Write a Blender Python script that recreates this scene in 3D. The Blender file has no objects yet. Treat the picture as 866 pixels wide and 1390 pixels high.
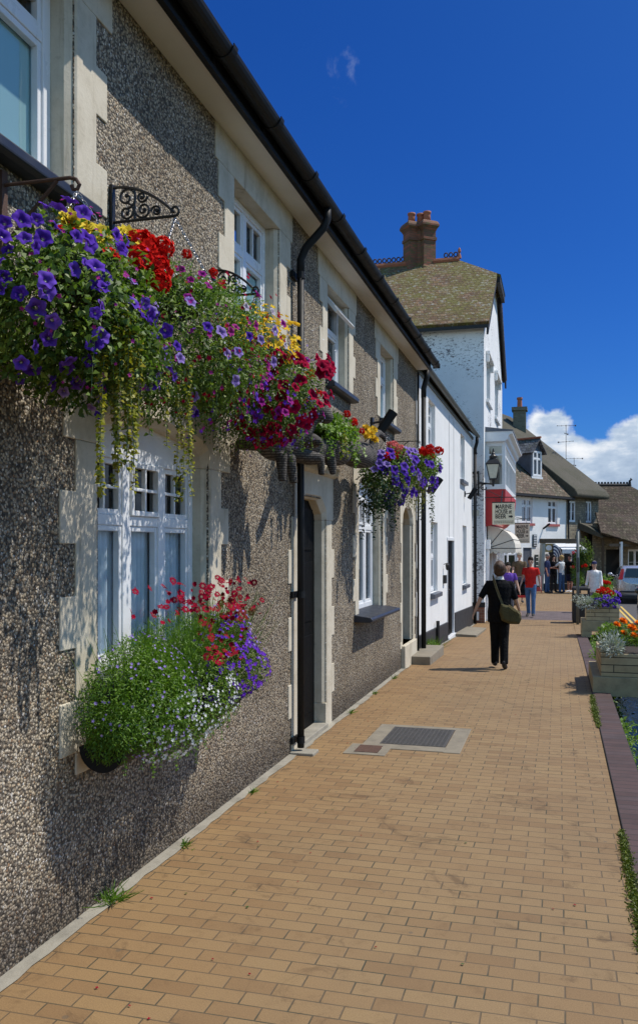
import bpy, bmesh, math, random
import numpy as np
from mathutils import Vector, Matrix
R = math.radians
rnd = random.Random(7)
rg = np.random.default_rng(11)
sc = bpy.context.scene
C = sc.collection
WM = {}                                   # world offset of every parent

# ---------------------------------------------------------------- helpers
def tag(o, label=None, cat=None, group=None, kind=None):
    if label: o['label'] = label
    if cat: o['category'] = cat
    if group: o['group'] = group
    if kind: o['kind'] = kind
    return o

def thing(name, loc, label, cat, group=None, rz=0):
    o = bpy.data.objects.new(name, None)
    o.location = loc; o.rotation_euler = (0, 0, rz); o.empty_display_size = .1
    C.objects.link(o)
    WM[o.name] = Matrix.Translation(Vector(loc)) @ Matrix.Rotation(rz, 4, 'Z')
    return tag(o, label, cat, group)

def link_mesh(name, me, parent=None):
    o = bpy.data.objects.new(name, me)
    C.objects.link(o)
    if parent is not None:
        o.parent = parent
        WM[o.name] = WM.get(parent.name, Matrix.Identity(4))
    else:
        WM[o.name] = Matrix.Identity(4)
    return o

class MB:
    def __init__(s): s.v = []; s.f = []; s.m = []
    def add(s, vs, fs, m=0):
        b = len(s.v); s.v += [tuple(p) for p in vs]
        for f in fs: s.f.append([i + b for i in f]); s.m.append(m)
        return b
    def hexa(s, p, m=0):                  # 8 corners: bottom loop then top loop
        s.add(p, [(3,2,1,0),(4,5,6,7),(0,1,5,4),(1,2,6,5),(2,3,7,6),(3,0,4,7)], m)
    def box(s, x0,x1,y0,y1,z0,z1, m=0):
        s.hexa([(x0,y0,z0),(x1,y0,z0),(x1,y1,z0),(x0,y1,z0),(x0,y0,z1),(x1,y0,z1),(x1,y1,z1),(x0,y1,z1)], m)
    def poly(s, pts, m=0): s.add(pts, [tuple(range(len(pts)))], m)
    def extrude(s, a, b, m=0):            # two matching loops
        n = len(a)
        s.add(list(a)+list(b), [tuple(reversed(range(n))), tuple(range(n, 2*n))] + [(i,(i+1)%n,(i+1)%n+n,i+n) for i in range(n)], m)
    def loft(s, rings, m=0, caps=True):
        n = len(rings[0]); fs = []
        for k in range(len(rings)-1):
            for i in range(n):
                j = (i+1) % n
                fs.append((k*n+i, k*n+j, (k+1)*n+j, (k+1)*n+i))
        if caps:
            fs.append(tuple(reversed(range(n)))); L = (len(rings)-1)*n
            fs.append(tuple(range(L, L+n)))
        s.add([p for r in rings for p in r], fs, m)
    def tube(s, path, rad, n=8, m=0, caps=True):
        path = [Vector(p) for p in path]
        if not hasattr(rad, '__len__'): rad = [rad]*len(path)
        rings = []; up = None
        for i, p in enumerate(path):
            t = (path[min(i+1, len(path)-1)] - path[max(i-1, 0)])
            t = t.normalized() if t.length > 1e-9 else Vector((0,0,1))
            if up is None:
                up = Vector((0,0,1)) if abs(t.z) < .9 else Vector((1,0,0))
            a = t.cross(up)
            if a.length < 1e-6: a = t.orthogonal()
            a.normalize(); b = a.cross(t).normalized(); up = b
            rings.append([p + (a*math.cos(2*math.pi*k/n) + b*math.sin(2*math.pi*k/n))*rad[i] for k in range(n)])
        s.loft(rings, m, caps)
    def lathe(s, prof, c, n=16, m=0, caps=True):
        s.loft([[(c[0]+r*math.cos(2*math.pi*k/n), c[1]+r*math.sin(2*math.pi*k/n), c[2]+z) for k in range(n)] for r, z in prof], m, caps)
    def ell(s, c, r, n=14, h=9, m=0, rot=None):
        rings = []
        for j in range(h):
            t = math.pi*(j+.35)/(h-.3)
            ring = []
            for k in range(n):
                p = Vector((r[0]*math.sin(t)*math.cos(2*math.pi*k/n), r[1]*math.sin(t)*math.sin(2*math.pi*k/n), -r[2]*math.cos(t)))
                if rot is not None: p = rot @ p
                ring.append(p + Vector(c))
            rings.append(ring)
        s.loft(rings, m)
    def mesh(s, name, mats, smooth=False, recalc=True):
        me = bpy.data.meshes.new(name)
        me.from_pydata(s.v, [], s.f)
        me.polygons.foreach_set('material_index', s.m)
        for m in mats: me.materials.append(m)
        if recalc:
            bm = bmesh.new(); bm.from_mesh(me)
            bmesh.ops.recalc_face_normals(bm, faces=bm.faces)
            bm.to_mesh(me); bm.free()
        if smooth: me.polygons.foreach_set('use_smooth', [True]*len(me.polygons))
        me.update()
        return me
    def build(s, name, mats, parent=None, smooth=False, bevel=0, recalc=True, label=None):
        if not isinstance(mats, (list, tuple)): mats = [mats]
        if parent is not None:
            inv = WM[parent.name].inverted()
            s.v = [tuple(inv @ Vector(p)) for p in s.v]
        o = link_mesh(name, s.mesh(name, mats, smooth, recalc), parent)
        if bevel:
            b = o.modifiers.new('bevel', 'BEVEL'); b.width = bevel; b.segments = 2; b.limit_method = 'ANGLE'; b.angle_limit = R(50)
        if label: o['label'] = label
        return o

def arr_mesh(name, V, F, mats, midx=None, smooth=False):
    V = np.asarray(V, np.float32).reshape(-1, 3); F = np.asarray(F, np.int32)
    k = F.shape[1]; me = bpy.data.meshes.new(name)
    me.vertices.add(len(V)); me.vertices.foreach_set('co', V.ravel())
    me.loops.add(F.size); me.loops.foreach_set('vertex_index', F.ravel())
    me.polygons.add(len(F)); me.polygons.foreach_set('loop_start', np.arange(0, F.size, k, dtype=np.int32))
    for m in mats: me.materials.append(m)
    if midx is not None: me.polygons.foreach_set('material_index', np.asarray(midx, np.int32))
    if smooth: me.polygons.foreach_set('use_smooth', np.ones(len(F), bool))
    me.update(calc_edges=True); me.validate()
    return me

class Fac:                                 # a facade: u along it, d outwards, z up (world)
    def __init__(s, x, y, a=0):
        s.o = Vector((x, y, 0)); a = R(a)
        s.e = Vector((math.sin(a), math.cos(a), 0)); s.n = Vector((math.cos(a), -math.sin(a), 0))
    def P(s, u, d, z): return s.o + s.e*u + s.n*d + Vector((0, 0, z))
    def box(s, mb, u0,u1,d0,d1,z0,z1, m=0):
        P = s.P
        mb.hexa([P(u0,d0,z0),P(u1,d0,z0),P(u1,d1,z0),P(u0,d1,z0),P(u0,d0,z1),P(u1,d0,z1),P(u1,d1,z1),P(u0,d1,z1)], m)
    def ext_d(s, mb, pts, d0, d1, m=0): mb.extrude([s.P(u,d0,z) for u,z in pts], [s.P(u,d1,z) for u,z in pts], m)
    def ext_z(s, mb, pts, z0, z1, m=0): mb.extrude([s.P(u,d,z0) for u,d in pts], [s.P(u,d,z1) for u,d in pts], m)
    def ext_u(s, mb, pts, u0, u1, m=0): mb.extrude([s.P(u0,d,z) for d,z in pts], [s.P(u1,d,z) for d,z in pts], m)
    def wall(s, mb, u0,u1,z0,z1, ops, depth=.25, m=0):
        us = sorted({u0,u1,*[o[0] for o in ops],*[o[1] for o in ops]}); zs = sorted({z0,z1,*[o[2] for o in ops],*[o[3] for o in ops]})
        for i in range(len(us)-1):
            for j in range(len(zs)-1):
                cu, cz = (us[i]+us[i+1])/2, (zs[j]+zs[j+1])/2
                if any(o[0] < cu < o[1] and o[2] < cz < o[3] for o in ops): continue
                mb.poly([s.P(us[i],0,zs[j]), s.P(us[i+1],0,zs[j]), s.P(us[i+1],0,zs[j+1]), s.P(us[i],0,zs[j+1])], m)
        for a,b,c,e in ops:
            for (p,q) in (((a,c),(b,c)),((b,c),(b,e)),((b,e),(a,e)),((a,e),(a,c))):
                mb.poly([s.P(p[0],0,p[1]), s.P(q[0],0,q[1]), s.P(q[0],-depth,q[1]), s.P(p[0],-depth,p[1])], m)

# ---------------------------------------------------------------- materials
def newmat(name):
    m = bpy.data.materials.new(name); m.use_nodes = True
    nt = m.node_tree; N = nt.nodes; b = N['Principled BSDF']
    return m, nt, N, nt.links, b

def ramp(N, stops, interp='LINEAR'):
    r = N.new('ShaderNodeValToRGB'); cr = r.color_ramp; cr.interpolation = interp
    while len(cr.elements) < len(stops): cr.elements.new(.5)
    for e, (p, c) in zip(cr.elements, stops):
        e.position = p; e.color = (*c, 1) if len(c) == 3 else c
    return r

def noise(N, L, co, scale, detail=4, rough=.6, dist=0):
    n = N.new('ShaderNodeTexNoise'); n.inputs['Scale'].default_value = scale; n.inputs['Detail'].default_value = detail
    n.inputs['Roughness'].default_value = rough; n.inputs['Distortion'].default_value = dist
    if co is not None: L.new(co, n.inputs['Vector'])
    return n

def mixc(N, L, fac, a, b, mode='MIX'):
    x = N.new('ShaderNodeMix'); x.data_type = 'RGBA'; x.blend_type = mode
    for sock, val in ((x.inputs[0], fac), (x.inputs[6], a), (x.inputs[7], b)):
        if hasattr(val, 'links') or hasattr(val, 'is_linked'): L.new(val, sock)
        elif isinstance(val, (int, float)): sock.default_value = val
        else: sock.default_value = (*val, 1)
    return x.outputs[2]

def math_(N, L, op, a, b=None, c=None, clamp=False):
    x = N.new('ShaderNodeMath'); x.operation = op; x.use_clamp = clamp
    for i, v in enumerate((a, b, c)):
        if v is None: continue
        if isinstance(v, (int, float)): x.inputs[i].default_value = v
        else: L.new(v, x.inputs[i])
    return x.outputs[0]

def mrange(N, L, v, a, b, c=0, d=1):
    x = N.new('ShaderNodeMapRange'); x.interpolation_type = 'SMOOTHSTEP'
    L.new(v, x.inputs[0])
    for i, k in enumerate((a, b, c, d)): x.inputs[i+1].default_value = k
    return x.outputs[0]

def coords(N, kind='Object'):
    return N.new('ShaderNodeTexCoord').outputs[kind]

def bump(N, L, b, h, strength=.3, dist=.01):
    x = N.new('ShaderNodeBump'); x.inputs['Strength'].default_value = strength; x.inputs['Distance'].default_value = dist
    L.new(h, x.inputs['Height']); L.new(x.outputs[0], b.inputs['Normal'])
    return x

def pm(name, col, rough=.6, var=.25, scale=6, bs=0, bscale=60, metal=0, spec=.5, coat=0):
    """plain surface with mottled tone and a fine bump"""
    m, nt, N, L, b = newmat(name)
    b.inputs['Roughness'].default_value = rough; b.inputs['Metallic'].default_value = metal
    b.inputs['Specular IOR Level'].default_value = spec; b.inputs['Coat Weight'].default_value = coat
    co = coords(N)
    if var:
        n = noise(N, L, co, scale, 6, .65)
        r = ramp(N, [(.25, tuple(c*(1-var) for c in col)), (.5, col), (.78, tuple(min(c*(1+var*.7), .95) for c in col))])
        L.new(n.outputs[0], r.inputs[0]); L.new(r.outputs[0], b.inputs['Base Color'])
        rr = mrange(N, L, n.outputs[0], .2, .8, max(rough-.1, .03), min(rough+.1, 1)); L.new(rr, b.inputs['Roughness'])
    else: b.inputs['Base Color'].default_value = (*col, 1)
    if bs:
        n2 = noise(N, L, co, bscale, 5, .7); bump(N, L, b, n2.outputs[0], bs, .01)
    return m

def m_pebble():
    m, nt, N, L, b = newmat('pebbledash'); co = coords(N)
    v = N.new('ShaderNodeTexVoronoi'); v.inputs['Scale'].default_value = 66
    wn = noise(N, L, co, 95, 2, .5); wv = N.new('ShaderNodeVectorMath'); wv.operation = 'MULTIPLY_ADD'; wv.inputs[1].default_value = (.011,.011,.011); L.new(wn.outputs['Color'], wv.inputs[0]); L.new(co, wv.inputs[2]); L.new(wv.outputs[0], v.inputs['Vector'])
    sep = N.new('ShaderNodeSeparateColor'); L.new(v.outputs['Color'], sep.inputs[0])
    r = ramp(N, [(0,(.07,.06,.05)),(.11,(.21,.165,.12)),(.25,(.40,.325,.225)),(.42,(.54,.46,.335)),(.55,(.34,.30,.24)),(.66,(.60,.52,.40)),(.79,(.42,.25,.135)),(.84,(.74,.66,.53)),(.94,(.84,.80,.73))], 'CONSTANT')
    L.new(sep.outputs[0], r.inputs[0])
    gap = mrange(N, L, v.outputs['Distance'], .40, .68)          # cement bed between the stones
    c1 = mixc(N, L, gap, r.outputs[0], (.125,.108,.085))
    n = noise(N, L, co, .9, 7, .75)
    st = mrange(N, L, n.outputs[0], .36, .66)
    c2 = mixc(N, L, st, mixc(N, L, 1.0, c1, (.70,.67,.63), 'MULTIPLY'), c1)
    mv = N.new('ShaderNodeMapping'); mv.inputs['Scale'].default_value = (6,6,.5); L.new(co, mv.inputs[0]); ns = noise(N, L, mv.outputs[0], 1.0, 5, .7)
    c2 = mixc(N, L, mrange(N, L, ns.outputs[0], .57, .72), c2, mixc(N, L, .6, c2, (.55,.54,.52), 'MULTIPLY'))
    sx = N.new('ShaderNodeSeparateXYZ'); L.new(co, sx.inputs[0])    # splashed dirt at the foot, ragged
    zz = math_(N, L, 'ADD', sx.outputs[2], math_(N, L, 'MULTIPLY', n.outputs[0], -.55))
    dirt = mrange(N, L, zz, -.25, .16)
    c3 = mixc(N, L, dirt, mixc(N, L, .85, c2, (.33,.32,.33), 'MULTIPLY'), c2)
    L.new(c3, b.inputs['Base Color']); b.inputs['Roughness'].default_value = .85; b.inputs['Specular IOR Level'].default_value = .25
    h = math_(N, L, 'SUBTRACT', 1.0, v.outputs['Distance'])
    hh = math_(N, L, 'ADD', h, math_(N, L, 'MULTIPLY', sep.outputs[1], .5))
    bump(N, L, b, hh, 1.0, .009)
    return m

def m_stone():
    m, nt, N, L, b = newmat('dressed limestone'); co = coords(N)
    n = noise(N, L, co, 3.5, 8, .7); n2 = noise(N, L, co, 45, 4, .7)
    r = ramp(N, [(.28,(.43,.38,.28)),(.5,(.58,.52,.405)),(.75,(.66,.605,.49))]); L.new(n.outputs[0], r.inputs[0])
    mp = N.new('ShaderNodeMapping'); mp.inputs['Scale'].default_value = (9,9,.7); L.new(co, mp.inputs[0])
    st = noise(N, L, mp.outputs[0], 1.0, 5, .7)
    s = mrange(N, L, st.outputs[0], .56, .74)
    c = mixc(N, L, s, r.outputs[0], mixc(N, L, .8, r.outputs[0], (.55,.50,.44), 'MULTIPLY'))
    c = mixc(N, L, mrange(N, L, n2.outputs[0], .55, .75), c, mixc(N, L, .5, c, (.6,.58,.55), 'MULTIPLY'))
    L.new(c, b.inputs['Base Color']); b.inputs['Roughness'].default_value = .85
    bump(N, L, b, n2.outputs[0], .35, .006)
    return m

def m_pavers():
    m, nt, N, L, b = newmat('tan clay pavers'); co = coords(N)
    w = noise(N, L, co, .9, 2, .5)
    vm = N.new('ShaderNodeVectorMath'); vm.operation = 'MULTIPLY_ADD'; vm.inputs[1].default_value = (.02,.02,0)
    L.new(w.outputs['Color'], vm.inputs[0]); L.new(co, vm.inputs[2])
    br = N.new('ShaderNodeTexBrick'); L.new(vm.outputs[0], br.inputs['Vector'])
    for k, x in (('Scale',1),('Mortar Size',.0042),('Mortar Smooth',.35),('Bias',0),('Brick Width',.212),('Row Height',.0995)): br.inputs[k].default_value = x
    br.inputs['Color1'].default_value = (0,0,0,1); br.inputs['Color2'].default_value = (1,1,1,1); br.inputs['Mortar'].default_value = (.5,.5,.5,1)
    r = ramp(N, [(0,(.240,.148,.068)),(.3,(.275,.176,.082)),(.75,(.288,.190,.091)),(1,(.300,.198,.092))]); L.new(br.outputs['Color'], r.inputs[0])
    n = noise(N, L, co, .55, 6, .7); n2 = noise(N, L, co, 160, 3, .8); n3 = noise(N, L, co, 7, 5, .7)
    c = mixc(N, L, mrange(N, L, n.outputs[0], .44, .68), r.outputs[0], mixc(N, L, .8, r.outputs[0], (.86,.86,.88), 'MULTIPLY'))
    c = mixc(N, L, mrange(N, L, n3.outputs[0], .52, .75), c, mixc(N, L, .6, c, (.70,.66,.62), 'MULTIPLY'))
    c = mixc(N, L, mrange(N, L, n2.outputs[0], .38, .62), mixc(N, L, .75, c, (.70,.68,.66), 'MULTIPLY'), c)
    nj = noise(N, L, co, 1.7, 4, .7)
    mort = mixc(N, L, mrange(N, L, nj.outputs[0], .46, .62), (.125,.088,.05), (.055,.052,.03))
    c = mixc(N, L, br.outputs['Fac'], c, mort)
    gm = N.new('ShaderNodeTexVoronoi'); gm.inputs['Scale'].default_value = 3.1; L.new(co, gm.inputs['Vector'])      # old chewing gum and drips
    c = mixc(N, L, mrange(N, L, gm.outputs['Distance'], .035, .05, .55, 0), c, (.10,.085,.065))
    dk = noise(N, L, co, 2.3, 7, .75, 1.2); c = mixc(N, L, mrange(N, L, dk.outputs[0], .54, .68), c, mixc(N, L, .85, c, (.55,.52,.50), 'MULTIPLY'))
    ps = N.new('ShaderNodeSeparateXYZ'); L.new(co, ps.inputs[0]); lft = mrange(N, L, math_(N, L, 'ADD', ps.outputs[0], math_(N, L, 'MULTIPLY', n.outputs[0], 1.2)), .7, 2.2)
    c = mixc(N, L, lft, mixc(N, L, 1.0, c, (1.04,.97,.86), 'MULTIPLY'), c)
    L.new(c, b.inputs['Base Color']); b.inputs['Roughness'].default_value = .8
    sp = N.new('ShaderNodeSeparateColor'); L.new(br.outputs['Color'], sp.inputs[0])
    h = math_(N, L, 'ADD', math_(N, L, 'SUBTRACT', 1.0, br.outputs['Fac']), math_(N, L, 'MULTIPLY', n2.outputs[0], .25))
    h = math_(N, L, 'ADD', h, math_(N, L, 'MULTIPLY', sp.outputs[0], .3))
    bump(N, L, b, h, .55, .006)
    return m

def m_brick(name, cols, mortar, bw=.225, rh=.075, ms=.006, swap=None, rough=.8, bs=.5, off=.5):
    """coursed brick or tile; swap='xz' maps the object's x,z (or y,z) onto the bond"""
    m, nt, N, L, b = newmat(name); co = coords(N)
    sx = N.new('ShaderNodeSeparateXYZ'); L.new(co, sx.inputs[0]); cb = N.new('ShaderNodeCombineXYZ')
    if swap == 'sum': L.new(math_(N, L, 'ADD', sx.outputs[0], sx.outputs[1]), cb.inputs[0]); L.new(sx.outputs[2], cb.inputs[1])
    elif swap == 'yx': L.new(sx.outputs[1], cb.inputs[0]); L.new(sx.outputs[0], cb.inputs[1])
    else: L.new(sx.outputs[0], cb.inputs[0]); L.new(sx.outputs[1], cb.inputs[1])
    br = N.new('ShaderNodeTexBrick'); L.new(cb.outputs[0], br.inputs['Vector'])
    for k, x in (('Scale',1),('Mortar Size',ms),('Mortar Smooth',.2),('Brick Width',bw),('Row Height',rh)): br.inputs[k].default_value = x
    br.offset = off; br.inputs['Color1'].default_value = (0,0,0,1); br.inputs['Color2'].default_value = (1,1,1,1)
    r = ramp(N, [(i/(len(cols)-1), c) for i, c in enumerate(cols)]); L.new(br.outputs['Color'], r.inputs[0])
    n = noise(N, L, co, 3, 6, .7); n2 = noise(N, L, co, 50, 4, .7)
    c = mixc(N, L, mrange(N, L, n.outputs[0], .4, .7), r.outputs[0], mixc(N, L, .7, r.outputs[0], (.62,.62,.6), 'MULTIPLY'))
    c = mixc(N, L, br.outputs['Fac'], c, mortar)
    L.new(c, b.inputs['Base Color']); b.inputs['Roughness'].default_value = rough
    h = math_(N, L, 'ADD', math_(N, L, 'SUBTRACT', 1.0, br.outputs['Fac']), math_(N, L, 'MULTIPLY', n2.outputs[0], .4))
    bump(N, L, b, h, bs, .008)
    return m

def m_moss_tiles(name, base, moss, lich, amt=.5, rows=.18):
    m, nt, N, L, b = newmat(name); co = coords(N)
    sx = N.new('ShaderNodeSeparateXYZ'); L.new(co, sx.inputs[0]); cb = N.new('ShaderNodeCombineXYZ')
    L.new(math_(N, L, 'ADD', sx.outputs[0], math_(N, L, 'MULTIPLY', sx.outputs[1], .35)), cb.inputs[0]); L.new(sx.outputs[2], cb.inputs[1])
    br = N.new('ShaderNodeTexBrick'); L.new(cb.outputs[0], br.inputs['Vector'])
    for k, x in (('Scale',1),('Mortar Size',.012),('Mortar Smooth',.3),('Brick Width',.2),('Row Height',rows*.75)): br.inputs[k].default_value = x
    br.inputs['Color1'].default_value = (0,0,0,1); br.inputs['Color2'].default_value = (1,1,1,1)
    r = ramp(N, [(0, tuple(c*.55 for c in base)), (.5, base), (1, tuple(c*1.35 for c in base))]); L.new(br.outputs['Color'], r.inputs[0])
    n = noise(N, L, co, 1.1, 8, .75); n2 = noise(N, L, co, 5.5, 6, .8); n3 = noise(N, L, co, 9, 5, .8)
    f = math_(N, L, 'ADD', math_(N, L, 'MULTIPLY', n.outputs[0], .6), math_(N, L, 'MULTIPLY', n2.outputs[0], .4))
    c = mixc(N, L, mrange(N, L, f, .52-amt*.10, .58), r.outputs[0], mixc(N, L, mrange(N, L, n3.outputs[0], .35, .6), tuple(x*.45 for x in moss), moss))
    c = mixc(N, L, mrange(N, L, math_(N, L, 'ADD', n3.outputs[0], math_(N, L, 'MULTIPLY', br.outputs['Color'], .06)), .55, .66), c, lich)
    c = mixc(N, L, math_(N, L, 'MULTIPLY', br.outputs['Fac'], .45), c, tuple(x*.25 for x in base))
    L.new(c, b.inputs['Base Color']); b.inputs['Roughness'].default_value = .9
    h = math_(N, L, 'ADD', math_(N, L, 'SUBTRACT', 1.0, br.outputs['Fac']), n2.outputs[0])
    bump(N, L, b, h, .8, .03)
    return m

def m_whitewash(name, col=(.80,.80,.79), flake=.0, bs=.6):
    m, nt, N, L, b = newmat(name); co = coords(N)
    n = noise(N, L, co, 1.5, 6, .7); n2 = noise(N, L, co, 28, 5, .7)
    r = ramp(N, [(.3, tuple(c*.9 for c in col)), (.6, col)]); L.new(n.outputs[0], r.inputs[0]); c = r.outputs[0]
    if flake:
        mp = N.new('ShaderNodeMapping'); mp.inputs['Scale'].default_value = (1,1,2.2); L.new(co, mp.inputs[0])
        a = noise(N, L, mp.outputs[0], 9, 8, .8); z = noise(N, L, co, .55, 3, .6)
        f = math_(N, L, 'ADD', a.outputs[0], math_(N, L, 'MULTIPLY', z.outputs[0], .55))
        c = mixc(N, L, mrange(N, L, f, .97-flake, .99-flake), c, (.12,.11,.12))
    L.new(c, b.inputs['Base Color']); b.inputs['Roughness'].default_value = .7
    bump(N, L, b, n2.outputs[0], bs, .012)
    return m

def m_glass(name='window glass', tint=(.93,.97,.97), refl=.05, fr=.6):
    m, nt, N, L, b = newmat(name); N.remove(b)
    t = N.new('ShaderNodeBsdfTransparent'); t.inputs[0].default_value = (*tint, 1)
    g = N.new('ShaderNodeBsdfGlossy'); g.inputs['Roughness'].default_value = .02; g.inputs[0].default_value = (.95,.97,1,1)
    lw = N.new('ShaderNodeLayerWeight'); lw.inputs[0].default_value = .35
    f = math_(N, L, 'ADD', math_(N, L, 'MULTIPLY', lw.outputs['Fresnel'], fr), refl, clamp=True)
    co = coords(N); n = noise(N, L, co, 2.2, 2, .5); bp = N.new('ShaderNodeBump'); bp.inputs['Strength'].default_value = .05; bp.inputs['Distance'].default_value = .05
    L.new(n.outputs[0], bp.inputs['Height']); L.new(bp.outputs[0], g.inputs['Normal'])
    mx = N.new('ShaderNodeMixShader'); L.new(f, mx.inputs[0]); L.new(t.outputs[0], mx.inputs[1]); L.new(g.outputs[0], mx.inputs[2])
    L.new(mx.outputs[0], N['Material Output'].inputs[0])
    return m

def m_leaf(name, cols, trans=.3, rough=.5):
    m, nt, N, L, b = newmat(name)
    g = N.new('ShaderNodeNewGeometry'); r = ramp(N, [(i/(len(cols)-1), c) for i, c in enumerate(cols)])
    L.new(g.outputs['Random Per Island'], r.inputs[0]); L.new(r.outputs[0], b.inputs['Base Color'])
    b.inputs['Roughness'].default_value = rough; b.inputs['Specular IOR Level'].default_value = .35
    if trans:
        t = N.new('ShaderNodeBsdfTranslucent'); L.new(mixc(N, L, 1.0, r.outputs[0], (1.3,1.5,.7), 'MULTIPLY'), t.inputs[0])
        mx = N.new('ShaderNodeMixShader'); mx.inputs[0].default_value = trans
        L.new(b.outputs[0], mx.inputs[1]); L.new(t.outputs[0], mx.inputs[2]); L.new(mx.outputs[0], N['Material Output'].inputs[0])
    return m

def m_petal(name, cols, trans=.25, rim_=(.008,.03)):
    m, nt, N, L, b = newmat(name)
    g = N.new('ShaderNodeObjectInfo'); g2 = N.new('ShaderNodeNewGeometry')
    ln = N.new('ShaderNodeVectorMath'); ln.operation = 'LENGTH'; L.new(coords(N), ln.inputs[0]); rim = mrange(N, L, ln.outputs['Value'], *rim_)
    s = math_(N, L, 'FRACT', math_(N, L, 'ADD', g.outputs['Random'], g2.outputs['Random Per Island']))
    r = ramp(N, [(i/(len(cols)-1), c) for i, c in enumerate(cols)]); L.new(s, r.inputs[0]); pc = mixc(N, L, rim, mixc(N, L, 1.0, r.outputs[0], (.55,.45,.6), 'MULTIPLY'), r.outputs[0]); L.new(pc, b.inputs['Base Color'])
    b.inputs['Roughness'].default_value = .7; b.inputs['Specular IOR Level'].default_value = .03
    t = N.new('ShaderNodeBsdfTranslucent'); L.new(pc, t.inputs[0])
    mx = N.new('ShaderNodeMixShader'); mx.inputs[0].default_value = trans
    L.new(b.outputs[0], mx.inputs[1]); L.new(t.outputs[0], mx.inputs[2]); L.new(mx.outputs[0], N['Material Output'].inputs[0])
    return m

M = {}
M['pebble'] = m_pebble(); M['stone'] = m_stone(); M['pavers'] = m_pavers(); M['glass'] = m_glass()
M['glassdark'] = m_glass('old dark glass', (.86,.92,.93), .05, .3)
M['upvc'] = pm('white window paint', (.80,.81,.82), .3, .05, 3)
M['wood_white'] = pm('white painted timber', (.78,.79,.80), .4, .08, 8, .05, 80)
M['soffit'] = pm('cream soffit board', (.74,.73,.70), .6, .1, 1.5)
M['black'] = pm('black gutter paint', (.012,.013,.014), .55, .3, 9, 0, 1, 0, .2)
M['blackmatt'] = pm('black masonry paint', (.018,.018,.02), .7, .4, 7, .2, 60)
M['iron'] = pm('wrought iron', (.012,.011,.011), .45, .3, 30, .2, 200)
M['slate'] = pm('blue grey slate', (.09,.10,.125), .35, .35, 5, .15, 50)
M['sill'] = pm('painted slate sill', (.022,.026,.038), .45, .3, 6, .1, 60)
M['white'] = m_whitewash('white rough render', (.82,.82,.80), 0, .7)
M['whiteflake'] = m_whitewash('flaking whitewashed brick', (.84,.85,.86), .125, .4)
M['whitefront'] = m_whitewash('white painted front', (.84,.84,.83), .09, .4)
M['concrete'] = pm('worn concrete', (.225,.195,.145), .85, .35, 6, .3, 70)
M['concrete_l'] = pm('pale concrete edging', (.30,.275,.22), .85, .45, 4, .5, 50)
M['kerbbrick'] = m_brick('dark engineering brick', [(.062,.036,.034),(.088,.050,.046),(.072,.050,.052)], (.030,.024,.022), .225, .11, .006, None, .85, .3, 0)
M['bandbrick'] = m_brick('purple brick band', [(.10,.075,.075),(.13,.10,.10),(.16,.12,.12)], (.08,.07,.06), .215, .1, .005)
M['asphalt'] = pm('asphalt', (.075,.072,.07), .85, .2, 3, .4, 120)
M['yellow'] = pm('road line yellow', (.62,.43,.10), .7, .25, 20)
M['plwood'] = m_brick('weathered timber planter', [(.40,.30,.165),(.48,.37,.21),(.44,.34,.20)], (.035,.03,.02), .62, .095, .006, 'sum', .8, .5)
M['slabwood'] = pm('mossy planter plinth', (.34,.275,.16), .85, .35, 8, .4, 50)
M['castiron'] = pm('cast iron cover', (.072,.068,.064), .7, .4, 14, .8, 120)
M['rust'] = pm('rusty iron', (.09,.045,.028), .75, .4, 25, .4, 90)
M['soil'] = pm('peat', (.035,.024,.015), .95, .4, 20, .6, 60)
M['curtain'] = pm('blue white lace curtain', (.74,.80,.90), .8, .08, 14)
M['blind'] = pm('pale blind', (.52,.82,.86), .8, .04, 3)
M['dark'] = pm('dark interior', (.03,.028,.025), .9, .3, 3)
M['doorblk'] = pm('black door paint', (.003,.003,.003), .6, .3, 4, 0, 1, 0, .1)
M['beast'] = m_brick('grey woven willow', [(.08,.07,.062),(.15,.135,.12),(.11,.097,.088)], (.035,.03,.027), .055, .017, .004, 'sum', .9, 1.0)
M['liner'] = pm('moss basket liner', (.045,.05,.02), .95, .5, 25, .8, 70)
M['chain'] = pm('steel chain', (.35,.35,.36), .35, .2, 40, 0, 1, .9)
M['leafdk'] = m_leaf('basket leaf', [(.028,.055,.010),(.06,.11,.016),(.105,.165,.024),(.17,.225,.04)])
M['leafmix'] = m_leaf('mixed basket leaf', [(.03,.06,.010),(.07,.13,.018),(.13,.21,.028),(.20,.27,.05)])
M['leafmid'] = m_leaf('bright leaf', [(.075,.145,.018),(.125,.225,.026),(.19,.29,.04)])
M['leaffine'] = m_leaf('feathery leaf', [(.065,.145,.012),(.11,.215,.018),(.165,.28,.028)])
M['leafgrey'] = m_leaf('silver leaf', [(.30,.34,.30),(.42,.46,.43),(.52,.55,.52)], .1)
M['leafgold'] = m_leaf('gold creeping leaf', [(.20,.19,.018),(.33,.29,.025),(.14,.17,.02),(.26,.25,.03)])
M['leafivy'] = m_leaf('ivy leaf', [(.012,.03,.010),(.025,.055,.014),(.04,.075,.02)], .15)
M['moss'] = m_leaf('kerb moss', [(.10,.13,.012),(.15,.18,.02),(.08,.11,.015)], .15)
M['stem'] = m_leaf('stem', [(.05,.09,.02),(.09,.12,.03)], 0)
M['purple'] = m_petal('violet petal', [(.085,.03,.36),(.13,.05,.46),(.18,.09,.54)])
M['lilac'] = m_petal('lilac petal', [(.34,.24,.62),(.42,.32,.68),(.28,.19,.58)])
M['lobelia'] = m_petal('deep violet petal', [(.12,.03,.45),(.20,.05,.55)])
M['red'] = m_petal('scarlet petal', [(.62,.012,.010),(.72,.025,.015),(.50,.008,.01)])
M['crimson'] = m_petal('crimson petal', [(.34,.004,.035),(.44,.008,.05),(.26,.003,.03)])
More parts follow.
